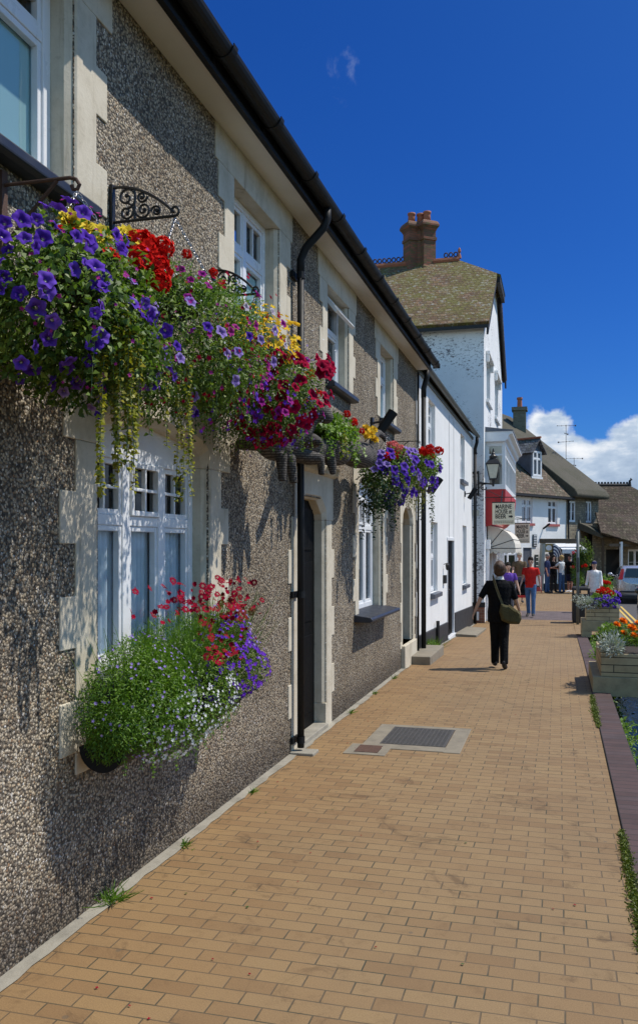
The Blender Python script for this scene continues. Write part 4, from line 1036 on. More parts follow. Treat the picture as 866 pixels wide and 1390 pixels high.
strands(C_, [(.42+rg.uniform(-.12,.2), 5.5+rg.uniform(-.5,.7), 2.68) for _ in range(14)], [rg.uniform(.08,.25) for _ in range(14)], 'leafdk', (.014,.024), .02)

# D and E further along
def rod_bracket(u, z, L_, label):
    t = thing('rod_bracket', F.P(u,0,z), label, 'bracket', 'iron brackets of the hanging baskets')
    mb = MB(); mb.tube([F.P(u,.01,z),F.P(u,L_,z),F.P(u,L_+.02,z-.015),F.P(u,L_,z-.03)], .007, 6); mb.tube([F.P(u,.01,z-.16),F.P(u,L_*.6,z)], .006, 6); mb.build('arm', M['iron'], t)
    mb = MB(); F.box(mb,u-.014,u+.014,.002,.014,z-.2,z+.04); mb.build('wall_bar', M['iron'], t); return F.P(u, L_, z-.02)
hD = rod_bracket(9.86, 3.16, .38, 'plain iron rod bracket above the second ground floor window')
D_ = basket(hD, 2.90, .19, 'round basket of violet petunias and a coral geranium with long dark ivy trails')
cD, rD = (.38,9.78,2.70), (.30,.36,.28)
P,U = blob(2600, cD, rD, 21, .55); foliage(D_, P, U, 'leafmid', (.022,.045), .6)
P,U = blob(1000, (.36,9.6,2.52), (.24,.32,.30), 22, .5); foliage(D_, P, U, 'leafivy', (.025,.05), .7, .8)
flowers(D_, 'petunia_purple', 40, (.42,9.80,2.68), (.30,.36,.27), 21, lambda p,u: u[0] > -.3 and u[1] < .5, out=1.07, s=(1.2,1.7)); flowers(D_, 'petunia_lilac', 20, (.42,9.80,2.70), (.30,.36,.27), 21, lambda p,u: u[0] > -.3 and u[1] < .5, out=1.07, s=(1.3,1.8))
for q in ((.46,9.82,3.0),(.52,9.86,2.96),(.42,9.95,3.02)): flower(D_, 'ger_pink', q, (.6,-.5,.5), 1.7)
for q in ((.44,9.55,2.86),(.46,10.02,3.0),(.50,9.65,2.88)): flower(D_, 'ger_red', q, (.6,-.5,.5), 1.0)
strands(D_, [(.38+rg.uniform(-.2,.2), 9.6+rg.uniform(-.4,.35), 2.45) for _ in range(16)], [rg.uniform(.15,.55) for _ in range(16)], 'leafivy', (.03,.045), .035)
hE = rod_bracket(12.25, 3.36, .38, 'plain iron rod bracket under the last upper window of the pebbledashed house')
E_ = basket(hE, 3.10, .18, 'farthest basket with red geraniums and violet petunias before the white cottage')
cE, rE = (.40,12.25,2.96), (.30,.38,.26)
P,U = blob(2400, cE, rE, 31, .5); foliage(E_, P, U, 'leafmid', (.025,.05), .6)
P,U = blob(1500, (.34,12.0,2.68), (.22,.30,.36), 32, .4); foliage(E_, P, U, 'leafgold', (.018,.035), .35, 1.2, .4)
for i in range(9): flower(E_, 'ger_red', (.40+rg.uniform(-.2,.26), 12.2+rg.uniform(-.34,.4), 3.16+rg.uniform(-.03,.07)), (.5,-.5,.6), rnd.uniform(1.0,1.4))
flowers(E_, 'petunia_purple', 26, cE, rE, 31, lambda p,u: u[0] > -.2 and u[2] < .5, out=1.05, s=(1.3,1.8))
strands(E_, [(.50,12.5,2.75),(.54,12.6,2.8),(.52,12.4,2.75),(.4,12.3,2.7)], [.75,.55,.6,.4], 'leafivy', (.03,.045), .04)

# ---------------------------------------------------------------- window box of the big window
WB = thing('window_box', (.14,4.4,.85), 'black trough under the big window overflowing with red daisies, violet and white flowers', 'window box')
mb = MB(); halfround(F, mb, 3.76, 5.36, .16, .87, .12, n=14)
for u in (3.755, 5.355): mb.extrude([F.P(u,.16+.122*math.cos(a),.87+.122*math.sin(a)) for a in np.linspace(math.pi,2*math.pi,14)], [F.P(u+.012,.16+.122*math.cos(a),.87+.122*math.sin(a)) for a in np.linspace(math.pi,2*math.pi,14)])
mb.build('trough', M['black'], WB)
mb = MB(); F.box(mb,3.77,5.34,.06,.26,.82,.85); mb.build('soil', M['soil'], WB)
def mound(n, c, r, seed, mat, size, asp, a=.2, lo=.5, down=.3, up=.5): 
    P,U = blob(n, c, r, seed, lo, a); foliage(WB, P, U, mat, size, asp, down, up=up); return P,U
mound(1800, (.22,3.74,.95), (.15,.10,.15), 45, 'leaffine', (.014,.026), .3, .2, .4, .6)
mound(2200, (.23,3.80,.95), (.16,.13,.15), 44, 'leaffine', (.014,.026), .3, .2, .4, .6)
mound(13000, (.25,4.02,1.08), (.21,.40,.31), 41, 'leaffine', (.014,.028), .28, .16, .6, .1)
mound(7000, (.30,4.5,1.0), (.24,.50,.30), 42, 'leafmid', (.012,.024), .5, .25, .55, .5)
mound(5000, (.25,4.65,1.27), (.18,.58,.19), 46, 'leaffine', (.018,.034), .2, .25, .4, -.2)
mound(8500, (.28,4.98,1.09), (.24,.46,.265), 43, 'leafdk', (.014,.03), .4, .25, .5, .3)
P,U = blob(330, (.25,4.02,1.08), (.23,.42,.33), 41, .98, .16); k = (U[:,0] > -.1); blossoms(WB, P[k], U[k], 'lilac', (.006,.011))
P,U = blob(1200, (.30,4.42,1.0), (.255,.54,.29), 42, .93, .25); k = (U[:,0] > 0) & (U[:,2] < .45); blossoms(WB, P[k], U[k], 'whitef', (.007,.0125))
P,U = blob(800, (.29,4.95,1.10), (.25,.46,.27), 43, .95, .25); k = (U[:,0] > 0); blossoms(WB, P[k], U[k], 'lobelia', (.010,.019))
P,U = blob(200, (.27,5.0,1.16), (.25,.42,.29), 43, .95, .25); k = U[:,0] > -.2; blossoms(WB, P[k], U[k], 'lilac', (.007,.012))
n = 1500; bs = np.stack([rg.uniform(.10,.26,n), rg.uniform(3.95,5.25,n), np.full(n,.92)],1); tp = bs + np.stack([rg.normal(.10,.10,n), rg.normal(.0,.14,n), rg.uniform(.32,.68,n)*(.75+.25*(bs[:,1]-3.7)/1.5)],1); tp[:,0] = np.maximum(tp[:,0], .03)
grassy(WB, bs, tp, 'leaffine', .005, 'stalks')
P = tp[rg.choice(n, 700)]; U = rdir(700); foliage(WB, P*np.array([1,1,.97]), U, 'leaffine', (.015,.03), .16, -.4)
for i in range(100):
    y = 3.92 + 1.43*rnd.random()**.8; z = 1.46+.20*rnd.random(); x = rnd.uniform(.14,.40)
    if i % 3 == 0: y, z, x = rnd.uniform(4.5,5.35), rnd.uniform(1.34,1.5), rnd.uniform(.30,.44)
    if i % 5 == 0: y, z, x = rnd.uniform(4.3,4.85), rnd.uniform(1.16,1.42), rnd.uniform(.42,.50)
    flower(WB, 'daisy', (x,y,z), unit(np.array([.7,-.35,.6])+rg.normal(0,.35,3)), rnd.uniform(1.15,1.6))
q_ = np.array([(rg.uniform(.16,.42), 3.95+1.4*rg.random()**.7, 1.44+.22*rg.random()) for _ in range(70)]+[(rg.uniform(.32,.46), rg.uniform(4.45,5.3), rg.uniform(1.22,1.48)) for _ in range(50)]); blossoms(WB, q_, rdir(120)+np.array([.5,-.3,.4]), 'daisyred', (.011,.019), 6, notch=.7)
strands(WB, [(.36+rg.uniform(-.08,.12), rg.uniform(3.7,4.7), .92) for _ in range(26)], [rg.uniform(.06,.22) for _ in range(26)], 'leafmid', (.012,.02), .016)

# weeds at wall foot, moss along the kerb
def weed(p, label, n=90, h=.14, s=.06, mat='leaffine'):
    t = thing('weed', p, label, 'weed'); p = np.array(p)
    b_ = p + np.stack([rg.normal(0,s*.4,n), rg.normal(0,s*.6,n), np.zeros(n)],1); grassy(t, b_, b_ + np.stack([rg.normal(.03,s,n), rg.normal(0,s,n), rg.uniform(.3,1,n)*h],1), mat, .006)
    return t
for yy_, hh_ in ((4.9,.05),(6.1,.04),(9.3,.06),(10.6,.05),(11.9,.07),(2.2,.05)): weed((.075,yy_,0), 'tiny weed in the joint at the foot of the pebbledashed wall', 26, hh_, .03)['group'] = 'tiny weeds along the wall foot'
weed((.06,4.03,0), 'tuft of grass growing at the foot of the wall below the window box', 70, .09)
t = weed((.10,15.35,-.02), 'leafy weed at the wall foot behind the doorstep', 160, .30, .12, 'leafmid')
P,U = blob(500, (.12,15.35,.08), (.12,.25,.12), 50, .3); foliage(t, P, U, 'leafmid', (.02,.04), .5)
def moss(y0, y1, x, w, n):
    y = rg.uniform(y0, y1, n); prof = np.sin((y-y0)/(y1-y0)*math.pi)**.5; xx = x + rg.normal(0, w*.5, n)*prof
    b_ = np.stack([xx, y, np.full(n,.004)],1); return b_, b_ + np.stack([rg.normal(0,.012,n), rg.normal(0,.012,n), rg.uniform(.006,.022,n)],1)
a1, b1 = moss(3.3,5.9,2.69,.038,3000); a2, b2 = moss(9.2,11.2,2.695,.035,1800)
b0, t0 = np.concatenate([a1,a2]), np.concatenate([b1,b2])
o = grassy(None, b0, t0, 'moss', .008, 'moss'); tag(o, 'bright green moss and short grass along the dark brick kerb', 'moss', kind='stuff')
n = 5200; y = rg.uniform(-1,21,n); k = .5+.5*np.sin(y*2.1)+.4*np.sin(y*5.3+1)
P = np.stack([2.935+np.abs(rg.normal(0,.09,n)), y, -.45+rg.uniform(-.12,.46,n)*np.clip(k,.15,1)],1)
D = rdir(n)+np.array([.6,0,.2]); L_ = rg.uniform(.03,.07,n); V, F_ = leaves(P, D, rdir(n)*.5+np.array([.3,-.2,1]), L_, L_*.5)
o = plant_mesh('bank_plants', V, F_, [M['leafmid']], None); tag(o, 'low leafy plants along the stream bank beside the dark brick kerb', 'plants', kind='stuff')
n = 2600; P = np.stack([4.03-np.abs(rg.normal(0,.12,n)), rg.uniform(5,20,n), -.55+rg.uniform(-.05,.5,n)],1)
D = rdir(n)+np.array([-.6,0,.2]); L_ = rg.uniform(.03,.08,n); V, F_ = leaves(P, D, rdir(n)*.5+np.array([-.1,-.2,1]), L_, L_*.5)
o = plant_mesh('far_bank_plants', V, F_, [M['leafdk']], None); tag(o, 'dark leafy plants along the road side of the stream', 'plants', kind='stuff')

# ---------------------------------------------------------------- animal planters above the first doorway
def creature(name, label, loc, parts, off=(0,0,0), vox=.012):
    t = thing(name, loc, label, 'planter', 'animal shaped wall planters')
    mb = MB()
    for p in parts:
        if p[0] == 'e': mb.ell(p[1], p[2], 16, 10, 0, p[3] if len(p) > 3 else None)
        else: mb.tube(p[1], p[2], 12)
    for i, v in enumerate(mb.v): mb.v[i] = tuple(Vector(v)-Vector(loc)+Vector(off))
    me = remesh(mb, vox, 3); me.name = 'body'; me.materials.append(M['beast'])
    o = bpy.data.objects.new('body', me); C.objects.link(o); o.parent = t
    WM[o.name] = WM[t.name]
    return t
RZ = lambda a, ax='Z': Matrix.Rotation(R(a), 3, ax)
y0 = 6.02
t1 = creature('animal_planter', 'grey animal shaped planter with raised eared head right of the crimson basket', (.2,y0,2.7), [
    ('e',(.22,y0,2.78),(.13,.27,.14)), ('t',[(.24,y0+.1,2.80),(.36,y0+.22,2.90),(.42,y0+.28,3.0)],[.13,.10,.07]),
    ('e',(.46,y0+.30,3.04),(.125,.075,.08),RZ(25,'Y')), ('e',(.53,y0+.30,2.99),(.06,.05,.05)),
    ('t',[(.42,y0+.27,3.07),(.36,y0+.25,3.11),(.31,y0+.24,3.15)],[.030,.024,.008]), ('t',[(.42,y0+.33,3.07),(.37,y0+.34,3.11),(.33,y0+.35,3.15)],[.030,.024,.008]),
    ('t',[(.30,y0+.2,2.72),(.42,y0+.28,2.69),(.50,y0+.30,2.68)],[.06,.05,.035]), ('t',[(.28,y0+.32,2.72),(.36,y0+.42,2.69),(.42,y0+.46,2.68)],[.06,.05,.035]),
    ('t',[(.30,y0+.1,2.68),(.32,y0+.12,2.55),(.33,y0+.12,2.48)],[.05,.035,.03]), ('t',[(.30,y0-.1,2.68),(.31,y0-.1,2.56),(.31,y0-.1,2.48)],[.05,.035,.03]), ('t',[(-.06,y0,2.78),(.14,y0,2.78)],[.05,.07])], off=(.07,0,-.16))
P,U = blob(900, (.31,y0-.05,2.78), (.15,.26,.13), 61, .3, .2, True); foliage(t1, P, U, 'leafmid', (.02,.045), .6)
for i in range(5): flower(t1, 'ger_red', (.40+rnd.uniform(-.1,.1), y0+.35+rnd.uniform(-.2,.2), 2.92+rnd.uniform(0,.06)), (.5,-.5,.6), .5)
y1 = 7.95
t2 = creature('animal_planter', 'long grey woven planter shaped like an animal with an upcurled tail above the first doorway', (.2,y1,2.75), [
    ('e',(.22,7.25,2.72),(.12,.42,.11)), ('e',(.24,7.85,2.74),(.14,.55,.12)), ('e',(.27,8.75,2.80),(.16,.50,.13)), ('e',(.29,9.0,2.83),(.14,.32,.14)),
    ('t',[(.31,9.08,2.82),(.34,9.2,2.87),(.35,9.25,2.95),(.35,9.28,3.04),(.35,9.36,3.10),(.35,9.52,3.13),(.36,9.70,3.12),(.37,9.82,3.07)],[.09,.065,.055,.048,.042,.038,.034,.02]),
    ('t',[(.34,6.86,2.74),(.42,6.72,2.70),(.46,6.62,2.68)],[.05,.042,.03]), ('t',[(.27,6.95,2.74),(.36,6.78,2.70),(.40,6.70,2.67)],[.05,.042,.03]),
    ('t',[(.30,7.15,2.66),(.32,7.2,2.56),(.33,7.2,2.47)],[.05,.035,.025]), ('t',[(.30,7.55,2.68),(.33,7.55,2.56),(.33,7.55,2.50)],[.06,.04,.025]), ('t',[(.28,7.3,2.66),(.29,7.3,2.56),(.29,7.3,2.48)],[.045,.032,.025]),
    ('t',[(.01,7.5,2.74),(.14,7.5,2.74)],[.05,.07]), ('t',[(.01,8.6,2.80),(.14,8.6,2.80)],[.05,.07])])
P,U = blob(3000, (.27,7.55,2.86), (.19,.62,.20), 62, .3, .25, True); foliage(t2, P, U, 'leafmid', (.025,.05), .75)
for q,s_ in (((.34,7.0,3.14),.8),((.30,6.85,3.26),.75),((.30,6.95,3.30),.75),((.42,8.0,3.02),.7),((.40,7.8,3.08),.7),((.44,8.25,2.98),.6),((.40,8.1,3.06),.6),((.38,7.2,2.98),.5)): flower(t2, 'ger_red', q, (.6,-.5,.5), s_)
for q in ((.37,8.72,3.00),(.40,8.86,3.03),(.36,9.0,3.08),(.41,8.62,2.98),(.38,9.08,3.10),(.42,8.95,2.98),(.36,8.8,3.08)): flower(t2, 'amb', q, (.6,-.5,.4), 1.25)
strands(t2, [(.40+rg.uniform(-.04,.08), 7.0+i*.13, 2.86+rg.uniform(-.03,.05)) for i in range(12)], [rg.uniform(.08,.26) for _ in range(12)], 'leafmid', (.025,.045), .025, sway=.03)
strands(t1, [(.42+rg.uniform(-.05,.06), 5.75+i*.06, 2.74) for i in range(8)], [rg.uniform(.08,.22) for _ in range(8)], 'leafmid', (.02,.035), .022, sway=.03)
strands(t2, [(.44,7.55,2.90),(.43,7.6,2.92),(.44,7.5,2.88)], [.26,.2,.24], 'leafgold', (.02,.035), .02)

n = 46; P = np.stack([np.abs(rg.normal(.2,.9,n))+.12, rg.uniform(3.0,10.5,n), np.full(n,.007)],1); P = P[P[:,0] < 2.6]
V, F_ = stars(P, np.tile([0,0,1.],(len(P),1)), rg.uniform(.006,.012,len(P)), 4, .1, .5)
o = plant_mesh('fallen_petals', V, F_, [M['crimson'] if False else M['daisyred'], M['stem']], None, rg.integers(0,2,len(P)).repeat(8)); tag(o, 'tiny fallen red petals and bits of leaf scattered on the tan paving', 'petals', kind='stuff')
# ---------------------------------------------------------------- white cottage
F2 = Fac(0, 0, 0)
K = thing('white_cottage', (0,19,-.1), 'low white rendered cottage with sash windows, black plinth and black front door', 'house')
c0, c1, ze = 14.44, 24.1, 4.86
cop = [(15.75,16.65,3.72,4.58),(21.1,22.05,3.50,4.62),(16.1,16.98,.98,2.32),(21.6,22.5,.90,2.38),(18.5,19.75,-.25,2.02)]
mb = MB(); F2.wall(mb, c0, c1, -.4, ze, cop, .16)
mb.poly([F2.P(c1,0,-.4),F2.P(c1,-6,-.4),F2.P(c1,-6,ze),F2.P(c1,-3,7.2),F2.P(c1,0,ze)]); mb.poly([F2.P(c0,-6,-.4),F2.P(c1,-6,-.4),F2.P(c1,-6,ze),F2.P(c0,-6,ze)])
mb.build('wall', M['white'], K, recalc=False)
mb = MB(); mb.poly([F2.P(c0+.1,-1.4,-.3),F2.P(c1-.1,-1.4,-.3),F2.P(c1-.1,-1.4,4.8),F2.P(c0+.1,-1.4,4.8)]); mb.poly([F2.P(c0+.1,-.2,2.8),F2.P(c1-.1,-.2,2.8),F2.P(c1-.1,-1.4,2.8),F2.P(c0+.1,-1.4,2.8)]); mb.build('inner_wall', M['dark'], K)
mb = MB()
for a, b_ in ((c0+.02,18.46),(19.79,c1+.004)):
    mb.hexa([F2.P(a,.001,-.5),F2.P(b_,.001,-.5),F2.P(b_,.028,-.5),F2.P(a,.028,-.5),F2.P(a,.001,.34),F2.P(b_,.001,.22 if a > 19 else .24),F2.P(b_,.028,.21 if a > 19 else .23),F2.P(a,.028,.33)])
mb.build('plinth', M['blackmatt'], K)
mb = MB()
for s in (0,1):
    a = [(.10,4.95),(-3,7.35)] if s == 0 else [(-3,7.35),(-6.3,4.95)]
    mb.hexa([F2.P(c0-.02,a[0][0],a[0][1]-.05),F2.P(c1+.1,a[0][0],a[0][1]-.05),F2.P(c1+.1,a[1][0],a[1][1]-.05),F2.P(c0-.02,a[1][0],a[1][1]-.05),F2.P(c0-.02,*a[0]),F2.P(c1+.1,*a[0]),F2.P(c1+.1,*a[1]),F2.P(c0-.02,*a[1])])
mb.build('roof', m_moss_tiles('cottage slates', (.11,.105,.10), (.09,.085,.04), (.24,.23,.21), .3), K)
mb = MB(); halfround(F2, mb, c0, c1+.15, .14, 4.92, .06); F2.box(mb, c0, c1, .001,.03,4.80,4.87); mb.build('gutter', pm('grey green gutter',(.10,.11,.10),.5,.4,7), K)
for u, zt in ((14.62,4.84),(24.0,4.84)):
    mb = MB(); r = .042
    mb.tube([F2.P(u,.14,zt+.02),F2.P(u,.135,zt-.12),F2.P(u,.085,zt-.30),F2.P(u,.085,zt-.45)], r+.004, 10); mb.tube([F2.P(u,.085,zt-.4),F2.P(u,.085,gz(u)+.02)], r, 10)
    mb.build('downpipe', M['black'], K, smooth=True)
mb = MB(); mb.tube([F2.P(14.25,.05,4.75),F2.P(14.25,.05,gz(14)+.05)], .018, 8); mb.build('downpipe', M['black'], K, smooth=True)
mb = MB()                                                # drip courses over the painted toothing
z = 4.7; k = 0
while z > .3: F2.box(mb, 14.30 if k % 2 else 14.36, 14.46, .001,.016, z-.40, z); z -= .402; k += 1
mb.build('quoin', M['white'], K)
for i,(a,b_,c,d) in enumerate(cop[:4]):
    window(F2, K, a,b_,c,d, -.07, 1, (c+d)/2, (2,2), .05, 'wood_white', 'glassdark')
    mb = MB(); F2.ext_u(mb, [(-.08,c+.005),(.09,c-.02),(.09,c-.10),(-.02,c-.12)], a-.10, b_+.10); mb.build('sill', M['slate'], K, bevel=.006)
a,b_,c,d = cop[4]
door(F2, K, a+.04,b_-.04,gz(19)+.06,1.98,-.035)
mb = MB(); F2.box(mb,a-.02,a+.045,-.15,.012,-.25,2.02); F2.box(mb,b_-.045,b_+.02,-.15,.012,-.25,2.02); F2.box(mb,a-.02,b_+.02,-.15,.015,1.98,2.05); F2.box(mb,a,b_,-.15,.05,-.3,gz(19)+.06); mb.build('door_frame', M['wood_white'], K, bevel=.006)
for u in (18.75, 19.6):
    mb = MB(); mb.tube([F2.P(u,.012,4.70),F2.P(u+.01,.012,3.4),F2.P(u,.012,2.05)], .004, 6); mb.build('cable', pm('grey cable',(.35,.35,.36),.6,.1), K)
for z in (1.42, 1.18):
    t = thing('wall_lantern' if z > 1.3 else 'letter_box', F2.P(17.9,0,z), 'small black lantern left of the cottage door' if z > 1.3 else 'small black letter box under the lantern by the cottage door', 'wall light' if z > 1.3 else 'letter box')
    mb = MB()
    if z > 1.3: mb.lathe([(.015,.09),(.045,.05),(.04,.04),(.03,-.04),(.01,-.06)], F2.P(17.9,.08,z), 8); mb.tube([F2.P(17.9,.0,z+.06),F2.P(17.9,.08,z+.09)], .008, 6)
    else: F2.box(mb, 17.80,18.0,.001,.06,z-.09,z+.08)
    mb.build('case', M['iron'], t)
floodlight(F2, 14.95+.3, 2.92, 'black floodlight on the white cottage behind the farthest basket')
floodlight(F2, 22.0, 3.18, 'black floodlight below the far upper window of the white cottage')
t = thing('entrance_slab', (.2,20.6,gz(20.6)), 'flat grey concrete slab at the foot of the white cottage door', 'step')
mb = MB(); mb.hexa([(-.0,19.6,gz(19.6)-.05),(.52,19.6,gz(19.6)-.05),(.52,22.3,gz(22.3)-.05),(.03,22.3,gz(22.3)-.05),(.0,19.6,gz(19.6)+.07),(.52,19.6,gz(19.6)+.05),(.52,22.3,gz(22.3)+.05),(.03,22.3,gz(22.3)+.07)]); mb.build('slab', M['concrete'], t, bevel=.01)
t = thing('boot_scraper', (.06,16.9,gz(17)), 'short black iron post by the plinth of the white cottage', 'post')
mb = MB(); mb.tube([(.06,16.6,gz(16.6)),(.06,16.6,.42)], .035, 8); mb.build('post', M['iron'], t)

# ---------------------------------------------------------------- tall white house
X0, YA, YB = .27, 24.6, 32.7
T = thing('tall_white_house', (-1,28.6,-.3), 'tall white painted house with a mossy half hipped tile roof and red brick chimney', 'house')
F3 = Fac(X0, 0, 0)
zE, zH, zR = 8.22, 10.44, 11.34; yr = 28.75; y1_, y2_ = 27.64, 29.87
top3 = [(25.5,26.9,6.15,7.35),(28.9,30.5,6.15,7.45)]
gop = [(25.4,26.6,-.3,1.75),(26.9,27.7,-.25,1.8),(28.3,29.9,.35,1.75),(30.6,32.2,.3,1.75)]
mb = MB(); F3.wall(mb, YA, YB, -.4, zE, top3+gop, .18)
mb.poly([F3.P(YA,0,zE),F3.P(YB,0,zE),F3.P(y2_,0,zH),F3.P(y1_,0,zH)])
mb.build('front_wall', M['whitefront'], T, recalc=False)
mb = MB(); mb.poly([(X0,YA,.25),(-7,YA,.25),(-7,YA,zE),(X0,YA,zE)]); mb.build('side_wall', M['whiteflake'], T)
mb = MB(); mb.poly([(X0,YB,-.4),(-7,YB,-.4),(-7,YB,zE),(X0,YB,zE)])
mb.build('side_wall', M['whiteflake'], T)
mb = MB(); mb.box(-7,X0+.02,YA-.02,YA+.1,-.4,.14); mb.build('brick_base', m_brick('red brick',[(.26,.09,.05),(.34,.13,.07),(.22,.08,.05)],(.25,.21,.16),swap='sum'), T)
mb = MB(); mb.box(-7,X0+.03,YA-.03,YA+.1,.14,.28); mb.build('plinth', M['blackmatt'], T)
mb = MB(); mb.box(-6.5,X0-.9,YA+.3,YB-.3,-.3,8.1); mb.build('inner_wall', M['dark'], T)
tile = m_moss_tiles('mossy roof tiles', (.165,.085,.040), (.17,.15,.016), (.27,.265,.225), 1.1, .15)
def slab(pts, th): 
    n = (Vector(pts[1])-Vector(pts[0])).cross(Vector(pts[2])-Vector(pts[0])).normalized()
    if n.z < 0: n = -n
    return [Vector(p) for p in pts], [Vector(p)-n*th for p in pts]
mb = MB(); ov = .22; xo = X0+.16; xr = -.87
eN, eF = YA-.28, YB+.28; zN = zE-.10
for pts in ([(-8,eN,zN),(xo,eN,zN),(xo,y1_,zH+.02),(xr,yr,zR),(-8,yr,zR)], [(-8,eF,zN),(xo,eF,zN),(xo,y2_,zH+.02),(xr,yr,zR),(-8,yr,zR)], [(xo+.12,y1_-.1,zH-.06),(xo+.12,y2_+.1,zH-.06),(xr,yr,zR)]):
    a, b_ = slab(pts, .09); mb.extrude(a, b_)
rf = mb.build('roof', tile, T)
mb = MB()
mb.hexa([(-8,eN+.02,zN-.17),(xo-.02,eN+.02,zN-.17),(xo-.02,eN+.06,zN-.17),(-8,eN+.06,zN-.17),(-8,eN+.02,zN-.08),(xo-.02,eN+.02,zN-.08),(xo-.02,eN+.06,zN-.08),(-8,eN+.06,zN-.08)])
for ya, yb, za, zb in ((eN+.06,y1_-.02,zN-.02,zH-.02),(eF-.06,y2_+.02,zN-.02,zH-.02)):   # barge boards
    mb.hexa([(xo-.07,ya,za-.34),(xo-.015,ya,za-.34),(xo-.015,yb,zb-.34),(xo-.07,yb,zb-.34),(xo-.07,ya,za-.06),(xo-.015,ya,za-.06),(xo-.015,yb,zb-.06),(xo-.07,yb,zb-.06)])
    mb.hexa([(X0,ya,za-.12),(xo-.07,ya,za-.12),(xo-.07,yb,zb-.12),(X0,yb,zb-.12),(X0,ya,za-.09),(xo-.07,ya,za-.09),(xo-.07,yb,zb-.09),(X0,yb,zb-.09)])
mb.box(xo-.01,xo+.10,y1_-.08,y2_+.08,zH-.30,zH-.12)
mb.build('bargeboard', M['blackmatt'], T)
mb = MB(); mb.tube([(-8,yr,zR+.02),(xr,yr,zR+.02)], .10, 8); rg_ = mb.build('ridge_tile', M['terracotta'], rf)
mb = MB()
for i in range(26):
    x = xr-.12-i*.16
    if -2.75 < x < -1.45: continue
    mb.tube([Vector((x+.062*math.cos(a),yr,zR+.20+.075*math.sin(a))) for a in np.linspace(0,2*math.pi,11)], .022, 6, caps=False)
mb.build('cresting', M['rust'], rf)
mb = MB(); mb.lathe([(.07,0),(.05,.12),(.03,.16),(.055,.22),(.045,.30),(.01,.36)], (xr,yr,zR+.06), 10); mb.build('finial', M['terracotta'], rf)
# chimney: two square shafts set cornerwise with corbelled heads
cb = m_brick('sooty chimney brick',[(.20,.075,.04),(.30,.10,.05),(.15,.065,.035),(.17,.11,.035)],(.10,.08,.05),swap='sum')
mb = MB()
def shaft(cx, cy, z0, z1, w, rot=0):
    c, s = math.cos(R(rot)), math.sin(R(rot))
    def lay(h, r): return [(cx+(x*c-y*s)*r, cy+(x*s+y*c)*r, h) for x, y in ((-1,-1),(1,-1),(1,1),(-1,1))]
    return lay
prof = [(9.9,.50),(11.15,.50),(11.2,.40),(12.05,.40),(12.06,.45),(12.16,.45),(12.17,.40),(12.36,.40),(12.45,.47),(12.52,.56),(12.58,.56),(12.66,.50),(12.70,.44)]
for cx, cy in ((-2.44,yr),(-1.96,yr+.02)):
    lay = shaft(cx, cy, 0, 0, 0, 38)
    mb.loft([lay(h, r*.56) for h, r in prof])
mb.box(-2.56,-1.86,yr-.13,yr+.13,9.8,12.62)
cm = mb.build('chimney', cb, rf)
for cx, cy in ((-2.46,yr-.02),(-2.18,yr+.12),(-1.94,yr-.02)):
    mb = MB(); mb.lathe([(.13,0),(.12,.2),(.115,.28),(.135,.30),(.135,.36),(.10,.36),(.09,.2)], (cx,cy,12.68), 12); mb.build('chimney_pot', M['terracotta'], cm, smooth=True)
# upper windows with hood moulds
for a,b_,c,d in top3:
    window(F3, T, a,b_,c,d, -.09, 2, None, (1,2), .07, 'wood_white', 'glassdark', mull=.10)
    mb = MB(); F3.box(mb,a-.18,b_+.18,.002,.12,d+.06,d+.18); F3.box(mb,a-.18,a-.06,.002,.10,d-.15,d+.06); F3.box(mb,b_+.06,b_+.18,.002,.10,d-.15,d+.06); mb.build('hood_mould', M['whitefront'], T, bevel=.02)
    mb = MB(); F3.box(mb,a-.1,b_+.1,-.09,.08,c-.1,c); mb.build('sill', M['whitefront'], T, bevel=.01)
# shop front below
mb = MB()
for u in (25.35,26.72,28.1,30.2,32.4): F3.box(mb,u-.10,u+.10,.002,.09,-.3,1.8)
F3.box(mb,25.2,32.5,.002,.12,1.78,2.05); mb.build('shopfront', M['wood_white'], T, bevel=.01)
mb = MB(); F3.box(mb,25.46,26.58,-.10,-.04,-.28,1.74)
for i in range(7): F3.box(mb,25.48+i*.157,25.48+i*.157+.14,-.04,-.015,-.26,1.72)
mb.build('shop_door', pm('cream boarded door',(.58,.47,.33),.6,.15,5), T)
mb = MB(); F3.box(mb,26.92,27.68,-.12,-.08,-.25,1.78); mb.build('doorway', M['dark'], T)
for a,b_ in ((28.3,29.9),(30.6,32.2)): window(F3, T, a,b_,.35,1.75, -.06, 2, None, (1,1), .06, 'wood_white', 'glassdark')
# oriel bay
ua, ub, dd = 25.2, 31.4, .56
o_ = MB()
oz0, oz1 = 3.50, 4.86
F3.box(o_, ua,ub,.0,dd,oz0,oz0+.14); F3.box(o_, ua,ub,.0,dd,oz1-.12,oz1)
for u0_, u1_ in ((ua,ua+.10),(ub-.10,ub)): F3.box(o_,u0_,u1_,dd-.10,dd-.002,oz0+.14,oz1-.12)
for u0_, u1_ in ((ua+.004,ua+.09),(ub-.09,ub-.004)): F3.box(o_,u0_,u1_,.002,.10,oz0+.14,oz1-.12); F3.box(o_,u0_+.01,u1_-.01,.10,dd-.10,4.46,4.52)
nb = 8
for i in range(1, nb): u = ua+(ub-ua)*i/nb; F3.box(o_,u-.035,u+.035,dd-.09,dd-.012,oz0+.14,oz1-.12)
F3.box(o_,ua+.1,ub-.1,dd-.085,dd-.016,4.44,4.50)
for i in range(nb*2): u = ua+(ub-ua)*(i+.5)/(nb*2); F3.box(o_,u-.012,u+.012,dd-.075,dd-.02,4.50,oz1-.12)
ob = o_.build('bay_window', M['wood_white'], T, bevel=.006)
mb = MB()
